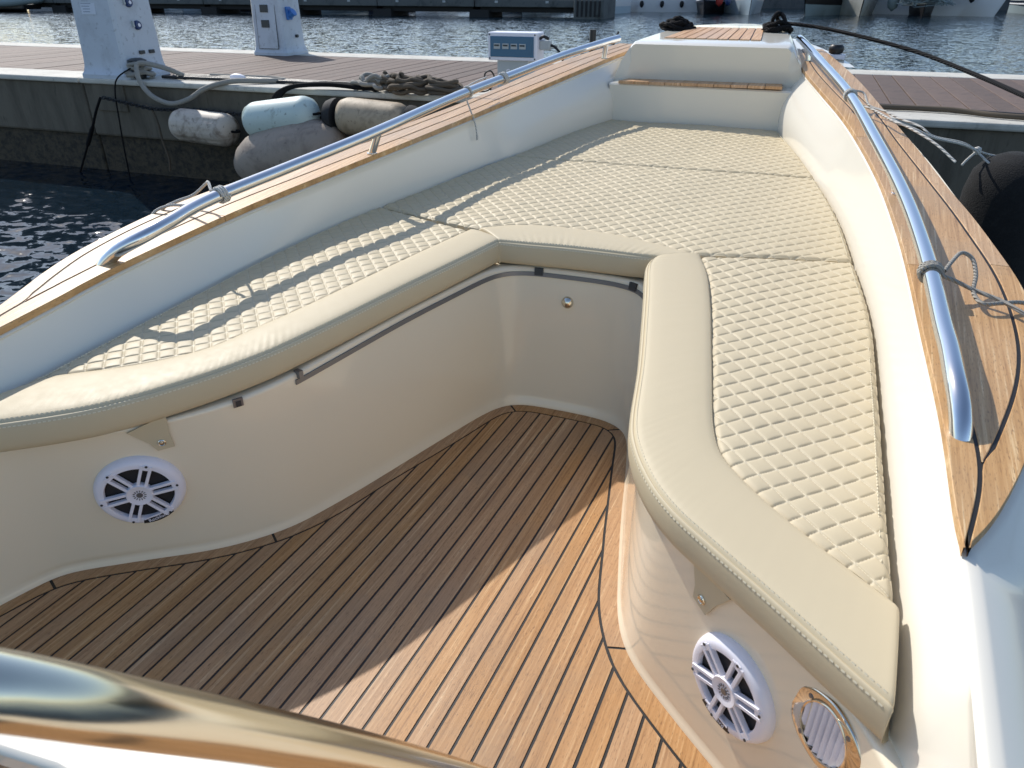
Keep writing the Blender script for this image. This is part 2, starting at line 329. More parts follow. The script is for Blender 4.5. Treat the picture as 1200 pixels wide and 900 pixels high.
# seat base under the cushions
IN_P = cr([(-.86, .66)] + [(p[0] - .05, p[1] + .03) for p in TOP[4:17]] + [(-.29, 1.95)], 80); IN_S = cr([(.29, 1.95)] + [(p[0] + .05, p[1] + .02) for p in TOP[24:35]] + [(.86, .70)], 80)
OP = np.column_stack([qop(np.linspace(.66, 2.05, 80)) - .02, np.linspace(.66, 2.05, 80)]); OS = np.column_stack([qos(np.linspace(2.05, .66, 80)) + .02, np.linspace(2.05, .66, 80)])
sb = MB(); zb = lambda y: ZC(y) - .0795
sb.loft([z3(IN_P, zb), z3(OP, zb)]); sb.loft([z3(IN_S, zb), z3(OS, zb)])
yy_ = np.linspace(2.0, 3.62, 30); sb.loft([z3(np.column_stack([qop(yy_) - .02, yy_]), zb), z3(np.column_stack([qos(yy_) + .02, yy_]), zb)])
cI = cr([(-.29, 1.95), (-.2, 1.99), (0, 2.005), (.2, 1.99), (.29, 1.95)], 30); sb.loft([z3(cI, zb), z3(np.column_stack([np.linspace(float(qop(2.05)), float(qos(2.05)), 30), np.full(30, 2.05)]), zb)])
sb.build('seat_base', M['gel'], boat)
# grey trim strip just below the lip, from the port bend round to the starboard corner
i0, i1 = near(WT, (-.424, 1.185)), near(WT, (.255, 1.84))
def strip(i0, i1, za, zb_, out):
    r = []
    for z_, o_ in ((za, 0), (za, out), (zb_, out), (zb_, 0)):
        s = (WTZ - z_) / WTZ; P = WF + (WT - WF) * s[:, None] + inn * (o_ + .0005); r.append(np.column_stack([P, WTZ - z_])[i0:i1 + 1])
    return r
tr = strip(i0, i1, .016, .028, .004)
autosmooth(MB().loft([np.array([r[k] for r in tr]) for k in range(len(tr[0]))], True, True).build('trim_strip', M['alu'], boat), 30)

# --- cushions
def cush(name, label): return thing(name, label, 'boat cushion', group='seat and sun pad cushions')
def band(parent, QB, SM, n, capA=True, capB=True, thick=.072):
    Q = cr(QB, n, smooth=2); S = cr(SM, n, smooth=3)
    out = S - Q; out = out / np.linalg.norm(out, axis=1)[:, None]
    no = nrm2(S); no *= np.sign((no * out).sum(1))[:, None]
    prof = [(0, -.03), (.003, -.010), (.012, -.003), (.05, .0015), (.13, .004), (.3, .006), (.5, .0065), (.7, .0055), (.86, .004), (.93, .0015), (.958, -.0005), (.970, -.0040), (.978, -.0055), (.988, -.0042)]
    off = [(.0, -.0048), (.0022, -.0075), (.0038, -.0125), (.0048, -.022), (.005, -.038), (.0035, -.052), (.001, -.063), (-.005, -.0695), (-.016, -thick)]
    wob = RNG.normal(0, 1, (n,)); wob = np.convolve(wob, np.ones(45) / 45, 'same') * .0016
    tg = np.gradient(S, axis=0); tg /= np.linalg.norm(tg, axis=1)[:, None]; kap = np.linalg.norm(np.gradient(tg, axis=0), axis=1); kap = np.convolve(kap, np.ones(9) / 9, 'same'); kap = np.clip(kap / (kap.max() + 1e-9), 0, 1)
    arc = np.r_[0, np.cumsum(np.linalg.norm(np.diff(S, axis=0), axis=1))]; crease = .0011 * kap * np.sin(arc * 2 * pi / .019 + 1.7 * np.sin(arc * 23))
    rows = []
    for s, dz in prof:
        P = Q + (S - Q) * s; rows.append(np.column_stack([P, ZC(P[:, 1]) + dz + wob * sin(pi * min(1, s * 1.0)) + crease * max(0, s - .45) * 1.8 * (s < .955)]))
    for d, dz in off:
        P = S + no * d; rows.append(np.column_stack([P, ZC(S[:, 1]) + dz + 0 * wob]))
    R = np.array(rows)                                  # section x length
    # round the two ends: pull the last sections down and in
    L = R.transpose(1, 0, 2).copy()
    for side, sgn in ((0, 1), (-1, -1)):
        t = L[side] - L[side + sgn * 3]; t = t.mean(0); t /= np.linalg.norm(t); base = L[side].copy()
        ext = []
        for k, (fw, dn) in enumerate(((.0035, .0012), (.006, .004), (.0075, .008))):
            s2 = base + t * fw; s2[:, 2] -= dn * np.linspace(1, .4, len(s2)); ext.append(s2)
        L = np.concatenate([np.array(ext[::-1]), L]) if side == 0 else np.concatenate([L, np.array(ext)])
    mb = MB(); mb.loft(list(L)); k = L.shape[1]
    for e in (0, len(L) - 1):
        ring = [e * k + j for j in range(k)]; z = float(min(v[2] for v in L[e])); q = len(mb.V)
        mb.V += [(L[e][0][0], L[e][0][1], z)]; mb.F.append(tuple(ring + [q]) if e else tuple((ring + [q])[::-1]))
    autosmooth(mb.build('border_band', M['vinyl'], parent), 75)
    st = MB()                                           # two rows of stitches either side of the seam
    for fr, dz in ((.945, .0010),):
        line = cr(np.column_stack([Q + (S - Q) * fr, ZC((Q + (S - Q) * fr)[:, 1]) + dz + wob * .1]), None, 4)
        stitches(st, line)
    stitches(st, cr(np.column_stack([S + no * .0036, ZC(S[:, 1]) - .0105]), None, 4))
    stitches(st, cr(np.column_stack([Q + (S - Q) / np.linalg.norm(S - Q, axis=1)[:, None] * .006, ZC(Q[:, 1]) - .001]), None, 4))
    o = st.build('stitching', M['thread'], parent); o['kind'] = 'stuff'
    return Q, S
def stitches(mb, line, ln=.0060, gap=.0030, wd=.0019):
    L = float(np.linalg.norm(np.diff(line, axis=0), axis=1).sum()); n = int(L / (ln + gap))
    P = resamp(line, n * 2 + 1)
    for i in range(n):
        a, b = Vector(P[2 * i]), Vector(P[2 * i + 1]); t = (b - a); 
        if t.length < 1e-6: continue
        t = t.normalized() * (ln / 2); c = (a + b) / 2; sd_ = t.normalized().cross(Vector((0, 0, 1))) * wd / 2; u = Vector((0, 0, .0012))
        mb.add([c - t - sd_ - u, c - t + sd_ - u, c + t + sd_ - u, c + t - sd_ - u, c - t * .8 + u, c + t * .8 + u],
               [(0, 4, 5, 3), (1, 2, 5, 4), (0, 1, 4), (2, 3, 5)])
def quilt(parent, bot, top, left, right, res=.0022, edge=(.012, .012, .012, .012), drop=.072, tagstitch=True):
    """Coons patch between four plan curves: bot/top run left to right, left/right run bottom to top; pillowed diamonds"""
    ln = lambda C: np.linalg.norm(np.diff(C, axis=0), axis=1).sum()
    nu = max(8, int(max(ln(bot), ln(top)) / res)); nv = max(8, int(max(ln(left), ln(right)) / res))
    b, t = resamp(bot, nu), resamp(top, nu); l, r = resamp(left, nv), resamp(right, nv)
    U, Vv = np.meshgrid(np.linspace(0, 1, nu), np.linspace(0, 1, nv))
    P = np.zeros((nv, nu, 2))
    for k in range(2):
        P[..., k] = (1 - Vv) * b[None, :, k] + Vv * t[None, :, k] + (1 - U) * l[:, None, k] + U * r[:, None, k] \
            - ((1 - U) * (1 - Vv) * b[0, k] + U * (1 - Vv) * b[-1, k] + (1 - U) * Vv * t[0, k] + U * Vv * t[-1, k])
    x, y = P[..., 0], P[..., 1]
    d = [np.linalg.norm(P - P[:1], axis=2), np.linalg.norm(P - P[-1:], axis=2), np.linalg.norm(P - P[:, :1], axis=2), np.linalg.norm(P - P[:, -1:], axis=2)]
    k = 1 / (QP * math.sqrt(2)); u = (x + y + QO[0]) * k; v = (x - y + QO[1]) * k
    fu, fv = np.abs(u - np.round(u)), np.abs(v - np.round(v)); du_, dv_ = fu * QP, fv * QP
    dome = (np.abs(np.sin(pi * u)) * np.abs(np.sin(pi * v))) ** .45
    cell = np.sin(np.floor(u) * 12.9898 + np.floor(v) * 78.233) * 43758.5453; cell = cell - np.floor(cell)
    knot = 1 - .75 * np.exp(-((du_ ** 2 + dv_ ** 2) / .0042 ** 2))
    gro = np.maximum(np.exp(-(du_ / .0019) ** 2), np.exp(-(dv_ / .0019) ** 2))
    z = ZC(y) - .0045 + (.0026 + .0012 * (cell - .5)) * dome - .0017 * gro * knot
    for dd, e in zip(d, edge): z -= e * np.exp(-(dd / .0065) ** 2)
    z += .0030 * np.sin(x * 9 + 1) * np.sin(y * 7 + 2) + .0012 * np.sin(x * 23 + y * 17) * np.sin(y * 21 - x * 5)
    V = np.column_stack([x.ravel(), y.ravel(), z.ravel()]); idx = np.arange(nu * nv).reshape(nv, nu)
    F = np.stack([idx[:-1, :-1], idx[:-1, 1:], idx[1:, 1:], idx[1:, :-1]], -1).reshape(-1, 4)
    ring = np.r_[idx[0, :], idx[1:, -1], idx[-1, -2::-1], idx[-2:0, 0]]; nb = len(V)
    low = V[ring].copy(); low[:, 2] = ZC(low[:, 1]) - drop; V = np.vstack([V, low]); m2 = len(ring)
    q = np.arange(m2); F2 = np.stack([ring, nb + q, nb + (q + 1) % m2, np.roll(ring, -1)], -1); F = np.vstack([F, F2])
    me = bpy.data.meshes.new('quilted_panel'); me.vertices.add(len(V)); me.vertices.foreach_set('co', V.ravel().astype('f'))
    me.loops.add(F.size); me.loops.foreach_set('vertex_index', F.ravel().astype('i')); me.polygons.add(len(F))
    me.polygons.foreach_set('loop_start', np.arange(0, F.size, 4, dtype='i')); me.polygons.foreach_set('use_smooth', np.ones(len(F), bool))
    me.update(calc_edges=True); me.validate(); me.materials.append(M['quilt'])
    me.set_sharp_from_angle(angle=radians(70))
    o = bpy.data.objects.new('quilted_panel', me); COL.objects.link(o); o.parent = parent; return o
def side(fn, y0, y1, n=60):
    y = np.linspace(y0, y1, n); return np.column_stack([fn(y), y])
# port seat
cp = cush('seat_cushion', 'long port side seat cushion along the shaded wall below the rail beside the pier')
band(cp, QB_P, SEAM_P, 260)
Qp = cr(QB_P, 200, smooth=2)
quilt(cp, Qp, side(qop, .82, 2.105), np.array([Qp[0], [float(qop(.82)), .82]]), np.array([Qp[-1], [float(qop(2.105)), 2.105]]), edge=(.004, .008, .004, .009))
# starboard seat
cs = cush('seat_cushion', 'starboard side seat cushion nearest the viewer, in full sun above the round vent')
band(cs, QB_S, SEAM_S, 260)
Qs = cr(QB_S, 200, smooth=2)
quilt(cs, Qs[::-1], side(qos, .895, 2.14), np.array([Qs[-1], [float(qos(.895)), .895]]), np.array([Qs[0], [float(qos(2.14)), 2.14]]), edge=(.004, .008, .004, .009), res=.0018)
# middle sun pad with its own front band
cm = cush('sun_pad_cushion', 'wide middle sun pad with a short plain bolster over the forward footwell wall')
band(cm, QB_C, SEAM_C, 90)
ab = np.vstack([resamp([(float(qop(2.11)), 2.11), (-.338, 2.018)], 60), cr(QB_C, 80)[1:-1], resamp([(.318, 2.034), (float(qos(2.15)), 2.15)], 60)])
quilt(cm, ab, resamp([(float(qop(2.83)), 2.83), (float(qos(2.9)), 2.9)], 100), side(qop, 2.11, 2.83), side(qos, 2.15, 2.9), edge=(.006, .009, .008, .008))
# forward sun pad
cf = cush('sun_pad_cushion', 'foremost quilted sun pad against the bow step, shaded at its port edge')
quilt(cf, resamp([(float(qop(2.834)), 2.834), (float(qos(2.904)), 2.904)], 100), resamp([(float(qop(3.596)), 3.596), (float(qos(3.594)), 3.594)], 100), side(qop, 2.834, 3.596), side(qos, 2.904, 3.594), edge=(.009, .006, .008, .008))

# a stitched hem along the outer edge of each pad
for par, fn, sg, ya, yb in ((cs, qos, -1, .92, 2.12), (cm, qos, -1, 2.17, 2.88), (cf, qos, -1, 2.92, 3.57), (cp, qop, 1, .86, 2.08), (cm, qop, 1, 2.13, 2.81), (cf, qop, 1, 2.85, 3.57)):
    y = np.linspace(ya, yb, 60); st = MB(); stitches(st, np.column_stack([fn(y) + sg * .0125, y, ZC(y) - .0022])); o = st.build('hem_stitching', M['thread'], par); o['kind'] = 'stuff'

# --- coaming, gunwales, hull
GIN_S = [(.91, -.6), (.908, .3), (.905, .7), (.901, .898), (.895, .97), (.884, 1.193), (.858, 1.489), (.833, 1.77), (.808, 1.99), (.762, 2.309), (.693, 2.662), (.617, 2.981), (.512, 3.347), (.43, 3.64), (.35, 3.99), (.31, 4.15)]
GIN_P = [(-.91, -.6), (-.908, .5), (-.909, .969), (-.914, 1.086), (-.910, 1.25), (-.877, 1.588), (-.808, 1.961), (-.728, 2.375), (-.628, 2.948), (-.508, 3.652), (-.464, 3.887), (-.40, 4.15)]
C1_S = [(.901, .904), (.915, .975), (.932, 1.078), (.914, 1.271), (.895, 1.669), (.856, 2.044), (.796, 2.408), (.727, 2.71), (.656, 3.013), (.553, 3.36), (.472, 3.65), (.395, 3.99), (.355, 4.15)]
C2_S = [(.901, .904), (.915, .975), (.932, 1.078), (.956, 1.161), (.988, 1.28), (1.002, 1.357), (1.012, 1.426), (1.0145, 1.531), (1.011, 1.625), (1.004, 1.718), (.991, 1.813), (.965, 1.943), (.932, 2.11), (.869, 2.384), (.793, 2.714), (.726, 3.022), (.578, 3.527), (.52, 3.72), (.44, 4.0), (.40, 4.15)]
OUT_S = [(.901, .898), (.927, .936), (.955, 1.006), (.99, 1.11), (1.025, 1.25), (1.047, 1.42), (1.055, 1.57), (1.047, 1.717), (1.029, 1.83), (1.005, 1.956), (.973, 2.115), (.935, 2.269), (.876, 2.55), (.823, 2.78), (.747, 3.107), (.662, 3.467), (.565, 3.81), (.50, 4.02), (.455, 4.15)]
gin = {1: curve_y(GIN_S), -1: (lambda f: lambda y: -f(y))(curve_y(GIN_P))}     # half-widths, positive
c1s, c2s, outs = curve_y(C1_S, 60), curve_y(C2_S, 60), curve_y(OUT_S, 40)
def gcur(s, y):
    """inner edge, two caulk lines and outer edge of the teak, as half-widths on side s"""
    a = gin[s](y); b = gin[1](y)
    if s < 0:
        y = np.asarray(y, float); f = np.clip((2.3 - y) / 1.1, 0, 1); y = y + .125 * f; b = gin[1](y) - .016 * f * np.clip((y - .9) / .12, 0, 1)
    m1 = c1s(y); m2 = m1 + np.maximum(c2s(y) - m1, 0) * np.clip((y - 1.078) / .05, 0, 1)
    return a, a + (m1 - b), a + (m2 - b), a + (outs(y) - b)
HB = curve_y([(1.18, -.6), (1.18, .4), (1.17, .9), (1.165, 1.2), (1.15, 1.5), (1.115, 1.83), (1.068, 2.07), (1.035, 2.25), (.965, 2.628), (.888, 2.938), (.822, 3.196), (.728, 3.56), (.55, 4.1), (.40, 4.4), (.22, 4.66), (.0, 4.82)])
TH = .016
yS = np.r_[np.linspace(-.6, .7, 12), np.linspace(.74, 4.15, 120)]
for s in (1, -1):
    # inner coaming side + gelcoat under the teak + rounded outer rim + topsides
    a = gin[s](yS); q = np.abs(qos(np.clip(yS, .66, 3.62)) if s > 0 else qop(np.clip(yS, .66, 3.62)))
    q = np.where(yS < .72, q + np.clip((.72 - yS) / 1.3, 0, .05), q); q = np.minimum(q, a - .006)
    o = np.where(yS < (.898 if s > 0 else .776), a + .012, gcur(s, yS)[3]); h = np.maximum(HB(yS) + (a - gin[1](yS)) * np.clip(1.5 - yS / 3, 0, 1) * 0, o + .05)
    zg = ZG(yS); zc = ZC(yS); z0 = np.where(yS > .7, zc - .09, np.clip(.44 - (.7 - yS) * 3, 0, .36) - .02)
    zt = zg - TH; zt2 = np.where(yS < .898, zg - TH - .0, zt)
    slope = np.clip((1.9 - yS) / 1.2, 0, 1)
    sec = []
    for k in range(13):
        t = k / 12; e = t * t * (3 - 2 * t) * .35 + t * .65
        pw = 1 + 5 * np.clip((yS - 2.8) / .8, 0, 1); sec.append((q + (a - q) * e ** pw - .006 * sin(pi * t), z0 + (zt - .012 - z0) * t))
    sec += [(a - .0045, zt - .006), (a - .001, zt - .0015), (a + .004, zt), ((a + o) / 2, zt), (o + .004, zt)]
    dz = .015 + .075 * slope
    dz = .085 + .20 * slope
    sec += [(o + .010, zt - .003), (o + (h - o) * .26, zt - .006 - dz * .12), (o + (h - o) * .30, zt - .013 - dz * .14), (o + (h - o) * .37, zt - .014 - dz * .2), (o + (h - o) * .41, zt - .006 - dz * .24),
            (o + (h - o) * .6, zt - .010 - dz * .42), (o + (h - o) * .8, zt - .020 - dz * .72), (o + (h - o) * .94, zt - .042 - dz * .95), (h, zt - .075 - dz), (h + .001, zt - .11 - dz), (h - .012, zt - .16 - dz), (h * .94, zt * .4 + WZ * .5), (h * .80, np.full_like(yS, WZ - .15))]
    rows = [np.column_stack([s * x, yS, z]) for x, z in sec]
    autosmooth(MB().loft(rows).build('hull_side', M['gelw'], boat), 50)
    # caulking bed + teak strips
    ye = .900 if s > 0 else .778; ym = 1.078 if s > 0 else .955
    def strip3(f, g, ya, yb, name, m, zt_, zb_, n=60, gp=.0018, e0=.0015, e1=.0015, sub=None):
        y = np.linspace(ya + e0, yb - e1, n); A, B = f(y) + gp, g(y) - gp; B = np.maximum(B, A + .0005)
        R = [np.column_stack([s * A, y, ZG(y) + zb_]), np.column_stack([s * A, y, ZG(y) + zt_ - .0015]), np.column_stack([s * (A + .0012), y, ZG(y) + zt_]), np.column_stack([s * (B - .0012), y, ZG(y) + zt_]), np.column_stack([s * B, y, ZG(y) + zt_ - .0015]), np.column_stack([s * B, y, ZG(y) + zb_])]
        mb = MB(); mb.loft([np.array([r[k] for r in R]) for k in range(n)], True, True); return mb.build(name, m, boat)
    G = lambda i: (lambda y: gcur(s, y)[i])
    strip3(lambda y: G(0)(y) + .003, lambda y: G(3)(y) - .003, ye + .003, 4.12, 'gunwale_caulking', M['caulk'], -.0022, -TH - .002, 160)
    ji = (1.76, 2.712, 3.42); jo = (1.81, 2.73, 3.3)
    if s < 0: ji = (1.52, 2.30, 2.80); jo = (1.55, 2.42, 2.9)
    ii = lambda y: G(0)(y) - .006
    for a_, b_ in zip((ye,) + ji, ji + (4.13,)): strip3(ii, G(1), a_, b_, 'gunwale_plank', M['teakg'], 0, -TH, 50, .003 , .001, .001)
    strip3(G(1), G(2), ym + .012, 4.13, 'gunwale_plank', M['teakg'], 0, -TH, 90, .003)
    cy = lambda y: np.where(y < ym, G(1)(y), G(2)(y))
    for a_, b_ in zip((ye + .002,) + jo, jo + (4.13,)): strip3(cy, G(3), a_, b_, 'gunwale_plank', M['teakg'], 0, -TH, 60, .003, .001, .001)

# bow: deck block, lower step, stem
bd = MB()
def bowrow(pts): return [Vector(p) for p in pts]
ysb = np.array([3.69, 3.72, 3.8, 3.95, 4.1, 4.25, 4.4, 4.55, 4.66]); hw = np.array([.352, .352, .345, .325, .30, .26, .21, .14, .06]); zt = .968 + .07 * np.clip(ysb - 3.7, -.02, .6); zt[0] -= .004
rows = []
for y, h_, z in zip(ysb, hw, zt):
    rows.append([(-h_ - .09, y, .79), (-h_ - .05, y, z - .075), (-h_ - .012, y, z - .018), (-h_, y, z - .004), (-h_ + .012, y, z), (h_ - .012, y, z), (h_, y, z - .004), (h_ + .012, y, z - .018), (h_ + .05, y, z - .075), (h_ + .09, y, .79)])
front = [[(p[0] * (.88 if p[2] < .9 else .985), 3.675 + (.035 if p[2] < .85 else 0), p[2] - .006) for p in rows[0]]]
bd.loft(front + rows); bd.F.append(tuple(range(10)))
autosmooth(bd.build('bow_deck', M['gelw'], boat), 35)
fd = MB(); yb = np.linspace(3.9, 4.82, 24)                          # foredeck flats and stem between the rims
rows = [[(-max(HB(y), .004), y, float(ZG(min(y, 4.55))) - .03), (0, y, float(ZG(min(y, 4.55))) - .015), (max(HB(y), .004), y, float(ZG(min(y, 4.55))) - .03)] for y in yb]
fd.loft(rows)
for s in (1, -1): fd.loft([[(s * max(HB(y), .004) * k, y - j, (float(ZG(min(y, 4.55))) - .03) * (1 - f) + (WZ - .15) * f) for k, j, f in ((1, 0, 0), (1.01, 0, .1), (.85, .12, .5), (.55, .4, 1))] for y in np.linspace(4.1, 4.82, 20)])
autosmooth(fd.build('foredeck', M['gelw'], boat), 40)
st = MB(); hw2 = .405
st.loft([[(s_ * k, 3.602, .5) if i_ == 0 else (s_ * k, yy0, zz) for i_, (yy0, zz, k) in enumerate(((3.602, .5, .42), (3.602, .775, .428), (3.600, .786, .43), (3.606, .793, .43), (3.76, .797, .43)))] for s_ in (-1, 1)])
autosmooth(st.build('bow_step', M['gelw'], boat), 30)
tr_ = mesh('step_tread', [(-.385, 3.594, .798), (.352, 3.594, .805), (.338, 3.72, .806), (-.33, 3.72, .80)], [(0, 1, 2, 3)], M['caulk'], boat)
for k in range(10):
    a, b = -.385 + .0737 * k + .0015, -.385 + .0737 * (k + 1) - .0015; z = lambda x: .8045 + (x + .385) * .0095
    mb = MB(); c = (a + b) / 2
    mb.add([(a, 3.592, z(a) - .012), (b, 3.592, z(b) - .012), (b * .955, 3.718, z(b) - .012), (a * .955, 3.718, z(a) - .012), (a, 3.592, z(a)), (b, 3.592, z(b)), (b * .955, 3.718, z(b)), (a * .955, 3.718, z(a))], [(3, 2, 1, 0), (4, 5, 6, 7), (0, 1, 5, 4), (1, 2, 6, 5), (2, 3, 7, 6), (3, 0, 4, 7)])
    mb.build('tread_plank', M['teakpad'], tr_)
pz = lambda y: .9805 + .072 * (y - 3.82)
pd = mesh('deck_pad', [(-.240, 3.82, pz(3.82) - .003), (.208, 3.82, pz(3.82) - .003), (.165, 4.22, pz(4.22) - .003), (-.185, 4.22, pz(4.22) - .003)], [(0, 1, 2, 3)], M['caulk'], boat)
for k in range(9):
    u0, u1 = k / 9 + .007, (k + 1) / 9 - .007; f = lambda u, y: (-.240 + .448 * u) * (1 - (y - 3.82) / .4) + (-.185 + .35 * u) * (y - 3.82) / .4
    V = [(f(u0, 3.817), 3.817, pz(3.817) - .010), (f(u1, 3.817), 3.817, pz(3.817) - .010), (f(u1, 4.22), 4.22, pz(4.22) - .010), (f(u0, 4.22), 4.22, pz(4.22) - .010)]
    V += [(x, y, zz + .010) for x, y, zz in V]
    mesh('pad_plank', V, [(3, 2, 1, 0), (4, 5, 6, 7), (0, 1, 5, 4), (1, 2, 6, 5), (2, 3, 7, 6), (3, 0, 4, 7)], M['teakpad'], pd)
fit = MB(); fit.box((.522, 4.05, .905), (.09, .06, .02)).build('bow_fitting', M['white_pl'], boat, bevel=.004)
fo = MB().lathe([(.018, 0), (.03, .004), (.034, .02), (.033, .032), (.025, .04)], Matrix.Translation((.522, 4.05, .915)), 20).build('bow_light', M['black'], boat); autosmooth(fo, 40)

# rails
RP = [(-.972, 1.172, .55), (-.963, 1.177, .588), (-.948, 1.185, .606), (-.915, 1.20, .632), (-.868, 1.235, .660), (-.858, 1.31, .677), (-.868, 1.46, .696), (-.828, 1.75, .729), (-.764, 2.09, .774), (-.728, 2.59, .827), (-.664, 2.995, .873), (-.597, 3.415, .919), (-.505, 3.73, .957), (-.470, 3.84, .969)]
RS = [(.905, 1.205, .592), (.903, 1.19, .607), (.897, 1.172, .628), (.889, 1.185, .645), (.885, 1.25, .656), (.876, 1.4, .672), (.854, 1.691, .705), (.812, 2.04, .744), (.742, 2.452, .79), (.628, 3.05, .857), (.501, 3.539, .912), (.375, 4.0, .965), (.348, 4.097, .974)]
RS = [(.910, 1.135, .55), (.906, 1.150, .590), (.902, 1.165, .613), (.896, 1.192, .634), (.889, 1.235, .650), (.883, 1.32, .663)] + RS[5:]
rails = {}
for R, posts in ((RP, ((-.792, 2.125), (-.510, 3.75))), (RS, ((.806, 2.204), (.418, 3.86)))):
    P = cr(R, 140); rails[R is RS] = P
    o = autosmooth(MB().tube(P, .0165, 24).build('grab_rail', M['inox'], boat), 60)
    for px_, py_ in posts:
        k = int(np.argmin(np.abs(P[:, 1] - py_))); tp = P[k]; b0 = (px_, py_, float(ZG(py_)) - .001)
        m_ = MB().tube([b0, (px_, py_, b0[2] + .003)], .0165, 18); m_.tube([b0, (tp[0] * .55 + px_ * .45, py_, (tp[2] + b0[2]) / 2), (tp[0], tp[1], tp[2] - .008)], .0125, 16); autosmooth(m_.build('rail_post', M['inox'], o), 50)
CZ = .55; CT = [(-.25, .20), (.02, .214), (.09, .224), (.20, .222), (.30, .25), (.288, .315), (.24, .335), (.1, .315), (-.25, .285)]
# windscreen frame close to the viewer: polished tube over a white flange
wp = cr([(.26, .075, .955), (.294, .095, .923), (.319, .112, .903), (.330, .128, .885), (.348, .16, .843), (.365, .243, .724), (.391, .336, .588), (.431, .437, .435), (.529, .59, .198), (.58, .68, .08)], 90, smooth=2)
autosmooth(MB().tube(wp + np.array([0, 0, .0015]), .0192, 28, flat=1.0).build('windscreen_frame', M['frame'], boat), 60)

ct = MB(); ct.prism(CT, I4, CZ - .03, CZ); autosmooth(ct.build('console_top', M['gelw'], boat, bevel=.006), 40)

# --- speakers, vent, light, drain, straps: placed on the footwell side
def on_wall(p2, z):
    """nearest column of the footwell side to the plan point, at height z: position and normal into the well"""
    i = near(WF, p2); s = z / WTZ[i]; p = wall_pt(i, s); t = wall_pt(i + 3, s) - wall_pt(i - 3, s); u = wall_pt(i, 1) - wall_pt(i, 0)
    nn = np.cross(t, u); nn /= np.linalg.norm(nn)
    c = np.array([0, 1.2, .3]) - p
    if nn @ c < 0: nn = -nn
    return p, nn
def speaker(p2, z, R, roll, bdg=0):
    p, nn = on_wall(p2, z); X = frame(p - nn * .004, nn, roll=0)
    sp = bpy.data.objects.new('speaker', None); COL.objects.link(sp); sp.parent = boat
    autosmooth(MB().lathe([(R, 0), (R, .006), (R * .985, .013), (R * .93, .021), (R * .86, .024), (R * .765, .0235), (R * .75, .020), (R * .75, .008)], X, 64).build('speaker_ring', M['white_pl'], sp), 35)
    autosmooth(MB().lathe([(R * .76, .0135), (R * .55, .011), (R * .3, .0095), (.001, .009)], X, 40).build('speaker_cone', M['cone'], sp), 60)
    hb = MB().lathe([(R * .29, .012), (R * .30, .026), (R * .285, .029), (R * .2, .0275), (R * .17, .0265), (.001, .0262)], X, 40); autosmooth(hb.build('speaker_hub', M['white_pl'], sp), 40)
    lg = MB()
    for k in range(14):
        a = 2 * pi * k / 14; lg.box(X @ Vector((cos(a) * R * .125, sin(a) * R * .125, .0272)), (R * .05, R * .018, .0012), (X.to_3x3() @ Matrix.Rotation(a, 3, 'Z')))
    lg.lathe([(R * .075, .0262), (R * .07, .0278), (.001, .028)], X, 16); lg.build('hub_emblem', M['alu'], sp)
    for k in range(6):
        a = roll + 2 * pi * k / 6; rot = X @ Matrix.Rotation(a, 4, 'Z')
        s_ = MB()
        for sy in (-1, 1): s_.prism([(R * .26, sy * R * .085 - R * .036), (R * .86, sy * R * .098 - R * .036), (R * .86, sy * R * .098 + R * .036), (R * .26, sy * R * .085 + R * .036)], rot, .017, .0265)
        s_.prism([(R * .74, -R * .06), (R * .88, -R * .06), (R * .88, R * .06), (R * .74, R * .06)], rot, .018, .026)
        s_.build('speaker_spoke', M['white_pl'], sp, bevel=.0008)
        MB().lathe([(R * .032, .0262), (R * .03, .0272), (.0005, .0272)], rot @ Matrix.Translation((R * .86, 0, 0)), 12).build('speaker_screw', M['darkpl'], sp)
    bgm = MB(); ang = [radians(-90 + t) for t in np.linspace(-24, 24, 9)]
    Xb = X @ Matrix.Rotation(radians(bdg), 4, 'Z'); bgm.prism([(cos(a) * R * .92, sin(a) * R * .92) for a in ang] + [(cos(a) * R * .76, sin(a) * R * .78) for a in ang[::-1]], Xb, .018, .0243); bgm.build('speaker_badge', M['black'], sp)
    bar = MB(); bar.box(Xb @ Vector((0, -R * .735, .0235)), (R * .62, R * .035, .004), Xb.to_3x3()); bar.build('badge_bar', M['white_pl'], sp)
    text('Rockford', Xb @ Matrix.Translation((0, -R * .87, .0246)), R * .13, M['white_pl'], sp, 'badge_lettering')
    return sp
def text(s, mtx, size, m, parent, name='lettering', align='CENTER'):
    c = bpy.data.curves.new(name, 'FONT'); c.body = s; c.size = size; c.align_x = align; c.extrude = .0004
    t = bpy.data.objects.new(name, c); COL.objects.link(t); dg = bpy.context.evaluated_depsgraph_get()
    me = bpy.data.meshes.new_from_object(t.evaluated_get(dg)); bpy.data.objects.remove(t); me.transform(mtx); me.materials.clear(); me.materials.append(m)
    o = bpy.data.objects.new(name, me); COL.objects.link(o); o.parent = parent; return o
SPK = dict(L=((-.645, .871), .213), R=((.655, .878), .213))
speaker(*SPK['L'], .093, radians(8), 17); speaker(*SPK['R'], .088, radians(18), -8)
